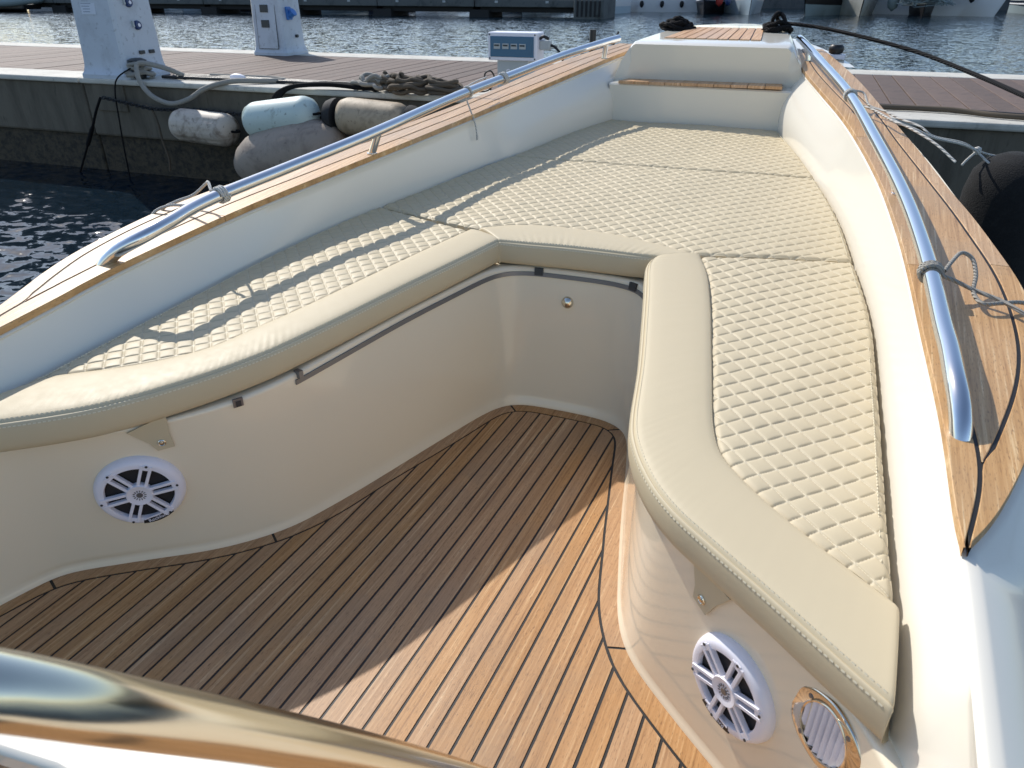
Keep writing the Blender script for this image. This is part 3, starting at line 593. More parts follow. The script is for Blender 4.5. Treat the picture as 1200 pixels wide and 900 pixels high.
# vent: polished diamond-rounded flange with white louvres
def vent(p2, z):
    p, nn = on_wall(p2, z); X = frame(p, nn); v = bpy.data.objects.new('vent', None); COL.objects.link(v); v.parent = boat
    a_, b_ = .062, .046
    outer = []; inner = []; n_ = 64
    for k in range(n_):
        t = 2 * pi * k / n_; e = .78; c, s_ = cos(t), sin(t)
        # lens-like flange: wide ends pointed
        outer.append((.066 * math.copysign(abs(c) ** 1.25, c), .062 * math.copysign(abs(s_) ** .8, s_)))
        inner.append((.040 * c, .047 * s_))
    R_ = lambda P, z_, f=1.: [X @ Vector((x * f, y * f, z_)) for x, y in P]
    mb = MB(); mb.loft([R_(outer, 0), R_(outer, .003), R_(outer, .0055, .975), R_(outer, .006, .93), R_([(x * 1.12, y * 1.1) for x, y in inner], .006), R_([(x * 1.06, y * 1.05) for x, y in inner], .008), R_(inner, .0075), R_(inner, .001)], True)
    autosmooth(mb.build('vent_flange', M['chrome'], v), 50)
    MB().prism([(x * 1.03, y * 1.03) for x, y in inner], X, .0006, .0012).build('vent_recess', M['darkpl'], v)
    for k in range(8):
        x = -.035 + .01 * k; hh = .047 * math.sqrt(max(0, 1 - (x / .0405) ** 2)) * .97
        if hh < .008: continue
        m_ = X @ Matrix.Translation((x, 0, .0035)) @ Matrix.Rotation(radians(38), 4, 'Y')
        MB().box(m_.translation, (.0095, 2 * hh, .0016), m_.to_3x3()).build('vent_louver', M['white_pl'], v)
    for k in (45, 135, 225, 315):
        a = radians(k); mm = X @ Matrix.Translation((cos(a) * .050, sin(a) * .052, .0062)); MB().lathe([(.004, 0), (.0035, .001), (.0005, .0012)], mm, 12).build('vent_screw', M['alu'], v)
VENT = ((.785, .781), .30); vent(*VENT)
# round courtesy light on the forward wall
p, nn = on_wall((-.014, 1.93), .353); X = frame(p, nn)
cl = autosmooth(MB().lathe([(.019, 0), (.0185, .004), (.014, .009), (.007, .0125), (.0005, .0135)], X, 32).build('courtesy_light', M['chrome'], boat), 50)
# dark latch recess under the port cushion and two support slots under the middle bolster
def block(p2, z, d, m, name, out=.001):
    p, nn = on_wall(p2, z); X = frame(p + nn * out, nn); return MB().box(X.translation, d, X.to_3x3()).build(name, m, boat)
LATCH = ((-.485, 1.03), .384)
block(*LATCH, (.022, .02, .006), M['alu'], 'latch_recess'); block(LATCH[0], LATCH[1] - .002, (.012, .014, .009), M['darkpl'], 'latch_slot')
for x in (-.085, .16): block((x, 1.925), .437, (.026, .022, .012), M['darkpl'], 'support_slot')
block((-.428, 1.178), .396, (.012, .018, .02), M['alu'], 'strip_end')
# snap tabs hanging from the cushions
def tab(parent, p2, z, roll):
    p, nn = on_wall(p2, z); X = frame(p + nn * .004, nn, roll=roll)
    pts = [(-.036, .032), (.030, .032), (.016, -.006), (.010, -.030), (-.006, -.026), (-.016, -.010)]
    pts = [(-.044, .042), (.044, .042), (.026, .0), (.016, -.038), (-.018, -.030), (-.022, -.004)]
    t = MB().prism(pts, X, -.001, .0012).build('snap_tab', M['vinyl'], parent, bevel=.0006)
    s = MB().lathe([(.0085, .0012), (.0085, .003), (.0065, .0045), (.0055, .0035), (.003, .0035), (.0028, .0055), (.0005, .006)], X @ Matrix.Translation((0, -.015, 0)), 20).build('snap_stud', M['chrome'], t); autosmooth(s, 40)
TABS = dict(L=((-.60, .905), .345), R=((.592, .932), .340))
tab(cp, *TABS['L'], radians(20)); tab(cs, *TABS['R'], radians(-12))
# bow cleats (carry the black lines)
for s in (1, -1):
    x = .235 * s if s > 0 else -.245
    c_ = MB().box((x, 4.16, .998), (.03, .06, .016)); c_.tube([(x, 4.10, 1.010), (x, 4.13, 1.013), (x, 4.19, 1.013), (x, 4.22, 1.010)], [.005, .008, .008, .005], 10); autosmooth(c_.build('bow_cleat', M['inox'], boat), 40)

# ------------------------------------------------------------------ lines and fenders that lie on the boat
def coil(rad, h, turns, wob, seed, c, r, squash=1.0):
    rg = np.random.default_rng(seed); n = turns * 26; P = []
    for i in range(n):
        t = i / 26 * 2 * pi; k = i / n
        rr = rad * (1 - .35 * k) * (1 + .12 * sin(t * .37 + seed)); P.append((c[0] + rr * cos(t) * squash + rg.normal(0, wob), c[1] + rr * sin(t) + rg.normal(0, wob), c[2] + h * k + .012 * sin(t * 1.7 + seed) + rg.normal(0, wob)))
    return cr(P, None, 3, smooth=3)
def rope(name, label, path, r, m, cat='rope', group=None, sub=8, seg=8, tails=()):
    mb = MB(); mb.tube(cr(path, None, sub), r, seg)
    for t in tails: mb.tube(cr(t, None, sub) if len(t) > 2 else t, r, seg)
    o = autosmooth(mb.build(name, m), 70); tag(o, label, cat, group); return o
mb = MB(); mb.tube(coil(.080, .022, 4, .003, 3, (-.262, 4.16, 1.004), .013, 1.1), .0095, 7); mb.tube(coil(.042, .018, 2, .004, 8, (-.25, 4.15, 1.022), .013), .0095, 7); mb.tube(cr([(-.285, 4.14, 1.03), (-.262, 4.13, 1.052), (-.235, 4.14, 1.05), (-.215, 4.15, 1.03)], None, 6), .0095, 7)
tag(autosmooth(mb.build('mooring_line', M['rope_b']), 70), 'flat black rope coil heaped on the port bow cleat beside the teak pad', 'rope', 'bow mooring lines')
mb = MB(); mb.tube(coil(.068, .026, 4, .003, 5, (.232, 4.16, 1.004), .013, 1.0), .0095, 7)
mb.tube(cr([(.205, 4.15, 1.03), (.212, 4.13, 1.06), (.228, 4.15, 1.08), (.252, 4.17, 1.066), (.262, 4.16, 1.04), (.24, 4.2, 1.035), (.222, 4.18, 1.06), (.238, 4.16, 1.075), (.262, 4.14, 1.055), (.27, 4.12, 1.03)], None, 6), .0095, 7)
mb.tube(cr([(.255, 4.22, 1.035), (.31, 4.16, 1.032), (.42, 4.10, 1.024), (.60, 3.95, 1.0), (.85, 3.7, .955), (1.05, 3.35, .905), (1.18, 2.95, .875), (1.35, 2.4, .845), (1.8, 1.0, .80), (2.6, -1.2, .74)], None, 10), .0082, 8)
tag(autosmooth(mb.build('mooring_line', M['rope_b']), 70), 'black mooring line knotted on the starboard bow cleat, its tail running taut to the right', 'rope', 'bow mooring lines')
def wraps(mb, P, y, n, r, pitch=.0075):
    k = int(np.argmin(np.abs(P[:, 1] - y))); c = Vector(P[k]); t = (Vector(P[min(k + 2, len(P) - 1)]) - Vector(P[k - 2])).normalized(); a = t.cross(Vector((0, 0, 1))).normalized(); b = a.cross(t)
    Q = []
    for i in range(n * 14 + 1):
        q = 2 * pi * i / 14; Q.append(c + t * (pitch * (i / 14 - n / 2)) + (a * cos(q) + b * sin(q)) * (.0165 + r * .9))
    mb.tube(Q, r, 6); return c
RS_, RP_ = rails[True], rails[False]
# starboard forward tie to the black fender
mb = MB(); c = wraps(mb, RS_, 3.02, 3, .0038)
mb.tube(cr([(.640, 3.03, .872), (.675, 3.05, .862), (.70, 2.98, .832), (.75, 2.93, .822), (.80, 2.86, .81), (.86, 2.79, .80), (.905, 2.77, .775), (1.0, 2.88, .745), (1.055, 2.935, .715)], None, 6), .0037, 6)
mb.tube(cr([(.640, 3.02, .868), (.66, 2.98, .838), (.72, 2.90, .826), (.78, 2.78, .812), (.84, 2.72, .802), (.90, 2.73, .778), (1.0, 2.86, .742), (1.055, 2.935, .713)], None, 6), .0037, 6)
mb.tube(cr([(.78, 2.80, .812), (.84, 2.70, .80), (.905, 2.62, .775), (.96, 2.56, .74)], None, 6), .0037, 6)
autosmooth(MB().lathe([(.001, -.014), (.010, -.010), (.013, 0), (.010, .010), (.001, .014)], Matrix.Translation((1.058, 2.94, .713)), 12).build('knot', M['rope_w']), 80)
kn = bpy.data.objects['knot']
mb.tube([(1.058, 2.94, .713), (1.03, 2.91, .685), (1.02, 2.90, .67)], .0042, 6)
mb.tube(cr([(1.058, 2.94, .713), (1.10, 2.96, .70), (1.14, 2.97, .695), (1.17, 3.0, .70)], None, 5), .0037, 6); mb.tube(cr([(1.058, 2.94, .71), (1.10, 2.91, .68), (1.14, 2.90, .665), (1.165, 2.94, .69)], None, 5), .0037, 6)
cord1 = tag(autosmooth(mb.build('fender_cord', M['rope_w']), 70), 'white cord wrapped round the forward starboard rail and knotted to the black fender', 'cord', 'fender cords on the rails'); kn.parent = cord1
# starboard aft tie leading off to the right
mb = MB(); wraps(mb, RS_, 1.62, 3, .0042)
mb.tube(cr([(.885, 1.62, .70), (.90, 1.655, .715), (.915, 1.685, .722), (.936, 1.685, .712), (.945, 1.65, .69), (.943, 1.61, .668), (.958, 1.575, .66), (.99, 1.585, .662), (1.03, 1.61, .66), (1.10, 1.66, .63), (1.16, 1.70, .56), (1.19, 1.71, .45)], None, 8), .0042, 7)
mb.tube(cr([(.88, 1.615, .692), (.91, 1.62, .682), (.94, 1.615, .672), (.99, 1.59, .664), (1.03, 1.555, .655), (1.10, 1.53, .63), (1.16, 1.52, .56), (1.19, 1.52, .45)], None, 8), .0042, 7)
tag(autosmooth(mb.build('fender_cord', M['rope_g']), 70), 'beige cord looped round the aft starboard rail and lying across the wide teak', 'cord', 'fender cords on the rails')
# port ties
mb = MB(); wraps(mb, RP_, 1.50, 3, .0042)
mb.tube(cr([(-.895, 1.50, .708), (-.93, 1.53, .722), (-.975, 1.56, .705), (-1.02, 1.55, .672), (-1.06, 1.52, .656), (-1.10, 1.50, .63), (-1.14, 1.49, .55)], None, 6), .0042, 7); mb.tube(cr([(-.90, 1.48, .695), (-.95, 1.49, .672), (-1.0, 1.50, .658), (-1.06, 1.49, .652), (-1.11, 1.47, .62), (-1.14, 1.45, .52)], None, 6), .0042, 7)
tag(autosmooth(mb.build('fender_cord', M['rope_w']), 70), 'white cord tied round the aft port rail with its tails over the teak edge', 'cord', 'fender cords on the rails')
mb = MB(); wraps(mb, RP_, 2.93, 3, .0042); wraps(mb, RP_, 2.70, 1, .0035)
mb.tube(cr([(-.735, 2.90, .87), (-.742, 2.80, .86), (-.745, 2.72, .845)], None, 6), .0035, 6)
mb.tube(cr([(-.728, 2.69, .84), (-.715, 2.675, .815), (-.690, 2.66, .775), (-.664, 2.645, .73), (-.655, 2.64, .69)], None, 6), .0030, 6); mb.tube([(-.655, 2.64, .69), (-.654, 2.64, .672)], .0042, 6)
mb.tube(cr([(-.74, 2.93, .86), (-.80, 2.92, .835), (-.87, 2.9, .81), (-.93, 2.88, .78)], None, 5), .0035, 6)
tag(autosmooth(mb.build('fender_cord', M['rope_w']), 70), 'thin white cord tied to the forward port rail with one end hanging inside the boat', 'cord', 'fender cords on the rails')
# black covered fender outside the starboard bow
fz = [(.001, .30), (.04, .297), (.09, .275), (.122, .235), (.135, .17), (.138, 0), (.135, -.2), (.12, -.27), (.07, -.31), (.001, -.32)]
bf = MB().lathe(fz[::-1], Matrix.Translation((1.185, 2.95, .415)), 40)
tag(autosmooth(bf.build('black_fender', M['f_blk']), 60), 'big black fabric covered fender hanging off the starboard bow in front of the pier', 'fender')

# ------------------------------------------------------------------ concrete pontoon pier behind the bow
PR = math.atan(.07); pier = thing('pier', 'floating concrete pier with brown composite boards behind the bow', 'pier', (0, 5.08, .5), PR)
BX0, BX1, LW = -15.5, 9.5, 3.02
def pbox(name, c, d, m, bev=.0, parent=pier): return MB().box(c, d).build(name, m, parent, bevel=bev)
L_ = BX1 - BX0; cx_ = (BX0 + BX1) / 2
for k in range(5):                                      # cast units butted end to end
    a = BX0 + L_ / 5 * k; b = a + L_ / 5 - .012; c = (a + b) / 2
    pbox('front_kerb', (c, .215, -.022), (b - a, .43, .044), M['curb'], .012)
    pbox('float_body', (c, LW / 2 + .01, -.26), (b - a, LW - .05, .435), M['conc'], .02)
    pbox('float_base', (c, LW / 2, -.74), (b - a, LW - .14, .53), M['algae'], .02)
    pbox('rear_kerb', (c, LW - .2, -.035), (b - a, .40, .07), M['curb'], .012)
proto = None; bw, bgap = .143, .009; nb = int(L_ / (bw + bgap))
for k in range(nb):
    x = BX0 + (bw + bgap) * (k + .5)
    if proto is None:
        proto = pbox('deck_board', (0, 0, 0), (bw, LW - .86, .03), M['board'], .003); o = proto
    else: o = proto.copy(); COL.objects.link(o)
    o.location = (x, (LW + .03) / 2, -.018 + RNG.normal(0, .0007)); o.rotation_euler = (0, RNG.normal(0, .004), 0)
pbox('board_bearer', (cx_, LW / 2 + .01, -.06), (L_, LW - .86, .045), M['fardark'])
W2P = Matrix.Translation((0, 5.08, .5)) @ Matrix.Rotation(PR, 4, 'Z'); P2 = W2P.inverted()
# mooring plate and shackle chain on the front face
def face(x, z, out=.0): return W2P @ Vector((x, .03 - out, z - .5))
pbox('mooring_plate', (-5.22, .03, -.15), (.34, .02, .22), M['conc'], .004)
# service pedestals
def pedestal(name, label, loc, rz, wide):
    t = thing(name, label, 'power pedestal', loc, rz, 'power pedestals on the pier')
    b = MB(); w0 = wide / 2
    prof = [(1.13, 0), (1.13, .03), (1.07, .05), (1.02, .10), (1.0, .17), (.965, .5), (.93, .8), (.92, .86), (.80, .90)]
    def ring(f, z): 
        h = w0 * f; c = .12 * h; return [(-h, -h + c, z), (-h + c, -h, z), (h - c, -h, z), (h, -h + c, z), (h, h - c, z), (h - c, h, z), (-h + c, h, z), (-h, h - c, z)]
    b.loft([ring(f, z) for f, z in prof], True, True); autosmooth(b.build('pedestal_body', M['ped'], t), 30)
    tl = math.atan(.06); return t, w0
fy = lambda z, w0: -w0 * (1 - .1 * max(0, z - .17) / .63) - .001
t1, w0 = pedestal('power_pedestal', 'grey pedestal with a paper notice and two round blue sockets, nearest the pier edge', tuple(W2P @ Vector((-5.22, .27, 0))), PR, .46)
X = frame((0, fy(.6, w0) - .001, .605), (0, -1, .08)); MB().box(X @ Vector((-.025, 0, 0)), (.15, .24, .002), X.to_3x3()).build('paper_notice', M['paper'], t1)
lm = MB()
for k in range(11): lm.box(X @ Vector((-.05 + RNG.uniform(-.008, .008), .10 - .02 * k, .0015)), (RNG.uniform(.06, .11), .006, .0006), X.to_3x3())
lm.build('notice_print', M['ink'], t1)
for zz, yy0 in ((.57, -.04), (.40, .0)):
    X = frame((-fy(zz, w0) - .003, yy0, zz), (1, 0, .08)); s_ = autosmooth(MB().lathe([(.036, 0), (.036, .018), (.03, .03), (.001, .032)], X, 24).build('socket', M['navy'], t1), 40); MB().lathe([(.014, .0325), (.014, .034), (.001, .034)], X, 12).build('socket_pin', M['white_pl'], s_); MB().box(X @ Vector((-.05, .01, .012)), (.012, .05, .03), X.to_3x3()).build('socket_hook', M['greypl'], s_)
for yy0 in (-.02, .09):
    X = frame((-fy(.195, w0) + .0, yy0, .195), (1, 0, .05)); MB().box(X @ Vector((0, 0, .008)), (.055, .028, .02), X.to_3x3()).build('water_tap', M['darkpl'], t1, bevel=.004)
MB().box((-fy(.62, w0), -.13, .62), (.02, .05, .06)).build('socket_bracket', M['greypl'], t1, bevel=.004)
t2, w0 = pedestal('power_pedestal', 'grey pedestal with a door panel and bright blue sockets on the pier far edge', tuple(W2P @ Vector((-5.32, 2.66, 0))), PR, .40)
X = frame((0, fy(.4, w0) - .002, .40), (0, -1, .06)); d_ = MB().box(X.translation, (.25, .66, .008), X.to_3x3()).build('door_panel', M['ped'], t2, bevel=.003)
for zz in (.07, -.08): MB().box(X @ Vector((-.01, zz, .008)), (.10, .075, .014), X.to_3x3()).build('meter_window', M['darkpl'], d_, bevel=.004)
for xx in (-.12, .12): MB().lathe([(.007, 0), (.006, .004), (.001, .005)], X @ Matrix.Translation((xx * .9, -.305, .004)), 10).build('door_screw', M['greypl'], d_)
fr_ = MB()
for cxx, cyy, dx, dy in ((0, .331, .26, .004), (0, -.331, .26, .005), (.127, 0, .005, .662), (-.127, 0, .003, .662)): fr_.box(X @ Vector((cxx, cyy, .0015)), (dx, dy, .004), X.to_3x3())
fr_.build('door_gap', M['darkpl'], t2)
for sx in (1, -1):
    X = frame((-fy(.42, w0) * sx, -.06 if sx > 0 else .05, .42), (sx, 0, .08)); s_ = MB().box(X @ Vector((0, 0, .014)), (.085, .13, .03), X.to_3x3()).build('socket', M['blue'], t2, bevel=.008)
    Y = X @ Matrix.Translation((0, -.02, .03)) @ Matrix.Rotation(radians(-30), 4, 'X'); autosmooth(MB().lathe([(.036, 0), (.036, .045), (.042, .047), (.042, .062), (.001, .064)], Y, 24).build('socket_cap', M['blue'], s_), 40)
X = frame((-fy(.19, w0), .03, .19), (1, 0, .05)); MB().lathe([(.016, 0), (.016, .03), (.001, .032)], X, 12).build('water_tap', M['darkpl'], t2)
# switch box on a post
bx = thing('switch_box', 'white switch box with a blue window and four breakers on a grey post', 'electrical box', tuple(W2P @ Vector((-1.58, .16, 0))), PR)
MB().box((0, .02, .12), (.235, .13, .24)).build('box_post', M['greypl'], bx, bevel=.006)
MB().box((0, .02, .325), (.355, .17, .178)).build('box_housing', M['white_pl'], bx, bevel=.008)
wn = MB().box((0, -.067, .325), (.318, .008, .13)).build('box_window', M['bluewin'], bx, bevel=.004)
for k in range(4): 
    b_ = MB().box((-.108 + .062 * k, -.0725, .328), (.046, .004, .034)).build('breaker', M['greypl'], wn, bevel=.001); MB().box((-.108 + .062 * k, -.076, .333), (.034, .004, .010)).build('breaker_toggle', M['darkpl'], wn)
MB().box((.135, -.0725, .328), (.018, .004, .09)).build('window_latch', M['bluewin'], wn, bevel=.001)
for xx in (-.165, .165):
    for zz in (.25, .40): MB().lathe([(.006, 0), (.005, .003), (.001, .003)], frame((xx, -.065, zz), (0, -1, 0)), 10).build('box_screw', M['darkpl'], bx)
text('S', frame((-.035, -.0452, .13), (0, -1, 0)), .075, M['white_pl'], bx, 'post_letter')
pl = MB().box((.215, .02, .335), (.075, .055, .06)).build('plug', M['greypl'], bx, bevel=.008)
k_ = MB(); k_.tube(cr([(.245, .02, .335), (.28, .02, .325), (.32, .01, .29), (.36, -.01, .22), (.40, -.03, .12), (.45, -.05, .03), (.6, -.02, .02)], None, 6), .009, 8); k_.tube(cr([(.18, .0, .375), (.21, -.01, .39), (.245, 0, .375)], None, 5), .01, 8); autosmooth(k_.build('plug_cable', M['black'], bx), 60)
lp = MB(); lp.tube(cr([(-.33, .0, .018), (-.24, .02, .02), (-.19, .03, .05), (-.165, .02, .115), (-.185, .0, .16), (-.225, -.01, .14), (-.22, .0, .07), (-.19, .02, .03)], None, 8), .006, 8); autosmooth(lp.build('looped_cable', M['black'], bx), 60)
po = MB().tube([(0, 0, 0), (0, 0, .44)], .021, 14); po.tube(cr([(.12, .05, 0), (.115, .05, .2), (.125, .05, .33), (.16, .05, .43)], None, 6), .007, 7)
q = po.build('marker_post', M['black']); q.location = W2P @ Vector((-1.02, .12, 0)); tag(autosmooth(q, 40), 'thin black upright post with a bent wire beside it, behind the port rail tip', 'post')
# mooring gear along the kerb (world coordinates)
Z0 = .505
rope('draped_rope', 'thick pale rope draped from the pedestal foot over the pier face', [(-4.55, 4.97, .53), (-4.66, 4.86, .60), (-4.82, 4.78, .63), (-4.80, 4.72, .55), (-4.74, 4.70, .46), (-4.63, 4.69, .385), (-4.46, 4.70, .345), (-4.27, 4.71, .39), (-4.10, 4.73, .475), (-3.92, 4.83, .525), (-3.74, 4.97, .522), (-3.62, 5.10, .52), (-3.78, 5.18, .52), (-4.1, 5.16, .52), (-4.4, 5.12, .52)], .020, M['rope_g'], group='ropes along the pier kerb')
mb = MB(); mb.lathe([(.045, 0), (.05, .02), (.04, .09), (.07, .12), (.075, .145), (.04, .16), (.001, .162)], Matrix.Translation((-4.93, 4.86, .5)), 20); tag(autosmooth(mb.build('bollard', M['darkpl']), 40), 'dark cleat bollard at the foot of the nearer pedestal', 'bollard')
mb = MB(); mb.tube(coil(.10, .10, 4, .006, 11, (-4.93, 4.86, .515), .016, 1.25), .016, 7); tag(autosmooth(mb.build('coiled_rope', M['rope_g']), 70), 'grey rope coiled round the dark bollard by the nearer pedestal', 'rope', 'ropes along the pier kerb')
mb = MB()
for i, (dy, l0, l1) in enumerate(((.20, -4.75, -3.0), (.26, -4.7, -2.75), (.32, -4.75, -2.55))): mb.tube(cr([W2P @ Vector((x, dy + .02 * sin(x * 3 + i), .016)) for x in np.linspace(l0, l1, 12)], None, 4), .014, 7)
tag(autosmooth(mb.build('black_hose', M['black']), 60), 'parallel black hoses lying along the pier kerb', 'hose')
mb = MB()
for i in range(3): mb.tube(cr([(-3.47 + .03 * i, 4.745, .40 - .02 * i), (-3.40 + .02 * i, 4.755, .475), (-3.26, 4.79 + .02 * i, .525), (-3.0, 4.86 + .03 * i, .54), (-2.75, 4.9 + .02 * i, .525), (-2.6, 4.95 - .03 * i, .52)], None, 6), .017, 7)
tag(autosmooth(mb.build('black_strap', M['rope_b']), 60), 'thick black rope bundle hanging over the kerb above the pale green fender', 'rope', 'ropes along the pier kerb')
for i, (x, y, rad, lab, m_) in enumerate(((-2.66, 5.02, .15, 'brown loose rope end curled at the left of the kerb heap', 'rope_g'), (-2.35, 4.99, .17, 'tangled dark brown rope heap on the kerb', 'rope_m'), (-2.08, 4.97, .11, 'tight dark spiral of rope at the right of the kerb heap', 'rope_m'))):
    mb = MB(); P = coil(rad, .08, 5 if i else 3, .014 if i < 2 else .003, 20 + i, (x, y, .52), .016, 1.3); mb.tube(P, .016, 6)
    if i == 1: mb.tube(coil(.12, .05, 4, .02, 40, (x - .12, y + .02, .55), .014, 1.5), .014, 6)
    tag(autosmooth(mb.build('rope_heap', M[m_]), 70), lab, 'rope', 'ropes along the pier kerb')
mb = MB(); q = MB().lathe([(.02, -.06), (.03, -.02), (.026, .03), (.012, .07)], frame((-4.0, 5.0, .535), (1, .1, .02)), 14); tag(autosmooth(q.build('plug_connector', M['white_pl']), 40), 'white and blue cable connector lying among the kerb ropes', 'connector')
# hanging lines and chain from the shackle plate
def links(path, r, wd, name, label):
    P = resamp(cr(path), int(np.linalg.norm(np.diff(cr(path), axis=0), axis=1).sum() / (wd * 1.5)) + 2); mb = MB()
    for i in range(len(P) - 1):
        a, b = Vector(P[i]), Vector(P[i + 1]); t = (b - a).normalized(); u = t.orthogonal().normalized()
        if i % 2: u = t.cross(u)
        c = (a + b) / 2; mb.tube([c + t * cos(q) * wd + u * sin(q) * wd * .6 for q in np.linspace(0, 2 * pi, 11)], r, 5, False)
    return tag(autosmooth(mb.build(name, M['fardark']), 60), label, 'chain', 'chains on the pier face')
links([(-5.2, 4.66, .36), (-4.9, 4.65, .33), (-4.6, 4.66, .30), (-4.2, 4.69, .315), (-3.75, 4.72, .30)], .006, .022, 'chain', 'chain running from the steel plate along the pier to the nearest fenders')
links([(-3.08, 4.70, .345), (-2.95, 4.70, .335), (-2.86, 4.71, .34)], .008, .026, 'chain', 'short dark chain between the pale green fender and the beige fender')
rope('hanging_line', 'dark knotted line hanging from the steel plate slanting down to the water', [(-5.2, 4.64, .36), (-5.28, 4.63, .25), (-5.36, 4.62, .12), (-5.5, 4.61, -.08), (-5.62, 4.60, -.25), (-5.68, 4.59, -.34)], [.011] * 17 + [.018] * 6 + [.009] * 18, M['rope_b'], group='ropes along the pier kerb')
rope('hanging_line', 'thin dark green line hanging plumb down the pier face below the bollard', [(-4.92, 4.80, .60), (-4.99, 4.68, .52), (-5.03, 4.655, .40), (-5.05, 4.65, .2), (-5.07, 4.648, 0), (-5.09, 4.645, -.33)], .006, M['rope_b'], group='ropes along the pier kerb')
rope('hanging_line', 'frayed brown line hanging on the pier face left of the white fender', [(-4.72, 4.67, .32), (-4.66, 4.665, .29), (-4.62, 4.66, .18), (-4.61, 4.66, .05), (-4.58, 4.66, -.1), (-4.6, 4.66, -.2)], .009, M['rope_m'], group='ropes along the pier kerb')
# pier fenders
def fender(label, m, a, b, r, endr=.55, ribs=0):
    a, b = Vector(a), Vector(b); ax = (b - a); L = ax.length; X = frame((a + b) / 2, ax, (0, 0, 1)); h = L / 2; e = r * .8
    prof = [(r * .18, -h), (r * endr, -h + .012), (r * .86, -h + e * .35), (r * .98, -h + e * .75), (r, -h + e), (r, h - e), (r * .98, h - e * .75), (r * .86, h - e * .35), (r * endr, h - .012), (r * .18, h)]
    t = MB().lathe(prof, X, 36 if not ribs else 64)
    if ribs:
        V = [Vector(v) for v in t.V]; Xi = X.inverted(); out = []
        for v in V:
            l = Xi @ v; q = math.atan2(l.y, l.x); f = 1 - .035 * (abs(sin(q * ribs / 2)) < .3) * (abs(l.z) < h * .8); out.append(X @ Vector((l.x * f, l.y * f, l.z)))
        t.V = out
    o = autosmooth(t.build('pier_fender', m), 50); tag(o, label, 'fender', 'fenders hung on the pier face')
    ey = MB(); 
    for s in (1, -1): ey.tube([X @ Vector((cos(q) * .03, 0, s * (h + .012) + sin(q) * .03)) for q in np.linspace(0, 2 * pi, 12)], .010, 6, False)
    autosmooth(ey.build('end_loop', M['rope_b'], o), 60); return o
fender('grubby white ribbed fender, smallest and leftmost on the pier face', M['f_white'], (-4.38, 4.62, .205), (-3.79, 4.64, .185), .128, ribs=10)
fender('pale green cylindrical fender tilted on top of the big round one', M['f_green'], (-3.59, 4.60, .275), (-2.97, 4.63, .365), .135)
fender('stained beige fender with dark ends half hidden by the port rail', M['f_beige'], (-2.80, 4.68, .36), (-2.22, 4.71, .335), .13)
for a_ in ((-2.87, 4.675, .36), (-2.16, 4.715, .335)): 
    ob = MB().lathe([(.04, -.03), (.1, -.015), (.118, .03), (.12, .06)] if a_[0] < -2.4 else [(.12, -.06), (.118, -.03), (.1, .015), (.04, .03)], frame(a_, (1, .05, -.04)), 24).build('end_cap', M['fardark']); autosmooth(ob, 50); ob.parent = bpy.data.objects['pier_fender.002']
bigX = frame((-3.22, 4.58, .06), (1, .05, .26)); bp = [(.03, -.50), (.10, -.475), (.16, -.40), (.205, -.30), (.225, -.18), (.23, 0), (.225, .18), (.205, .30), (.16, .40), (.10, .475), (.03, .50)]
tag(autosmooth(MB().lathe(bp, bigX, 40).build('pier_fender', M['f_big']), 50), 'largest grey brown barrel fender, under the pale green one', 'fender', 'fenders hung on the pier face')
rope('kerb_rope', 'dirty rope lying along the kerb at the right behind the starboard rail', [W2P @ Vector(p) for p in ((.7, .30, .02), (1.0, .33, .02), (1.2, .30, .024), (1.32, .26, .02), (1.5, .16, .02), (1.9, .12, .02), (2.6, .2, .02))], .016, M['rope_m'], group='ropes along the pier kerb')
rope('black_hose', 'black hose running along the kerb at the right beside the dirty rope', [W2P @ Vector(p) for p in ((.3, .40, .016), (.9, .40, .016), (1.25, .34, .016), (1.7, .24, .016), (2.6, .22, .016), (4, .25, .016))], .013, M['black'], 'hose')

# ------------------------------------------------------------------ across the basin: long pontoon and moored boats
fp = thing('far_pontoon', 'long dark floating pontoon across the water with a square block at its end', 'pontoon', (-12, 39.0, WZ), math.atan2(39 - 35, 51.6 - 12))
fpm = fp.matrix_basis.copy()
for k in range(9):
    a = -5.6 * (k + 1) - .9; c = a + 2.8
    MB().box((c, 1.2, .66), (5.55, 2.4, .36)).build('deck_beam', M['farconc'], fp, bevel=.03)
    MB().box((c, 1.3, .36), (5.2, 2.0, .26)).build('fender_beam', M['fardark'], fp, bevel=.02)
    MB().box((c - 2.6, 1.2, .1), (1.1, 2.2, .5)).build('float', M['fardark'], fp, bevel=.03)
    for q in (-1.6, 1.1): MB().box((c + q, -.012, .72), (.16, .02, .1)).build('reflector', M['greypl'], fp)
MB().box((-.35, 1.0, .38), (1.5, 3.0, 1.0)).build('end_block', M['farconc'], fp, bevel=.06)
for k in range(6): MB().box((-.9 + .22 * k, -.53, .45), (.1, .06, .7)).build('tyre_strip', M['fardark'], fp, bevel=.02)
M['hw'] = mat('hull_white', (.80, .82, .84), .3); M['hb'] = mat('hull_pale_blue', (.50, .62, .70), .35); M['hn'] = mat('hull_navy', (.012, .018, .035), .3); M['hk'] = mat('hull_black', (.01, .01, .012), .45)
M['hg'] = mat('hull_grey_beige', (.50, .50, .45), .45); M['hl'] = mat('hull_lower_grey', (.22, .28, .30), .5); M['red'] = mat('red_buoy', (.45, .05, .04), .5); M['win'] = mat('cabin_window', (.02, .03, .04), .1); M['teal'] = mat('boot_top_teal', (.05, .2, .2), .5); M['wood'] = mat('boat_wood', (.2, .11, .06), .5)
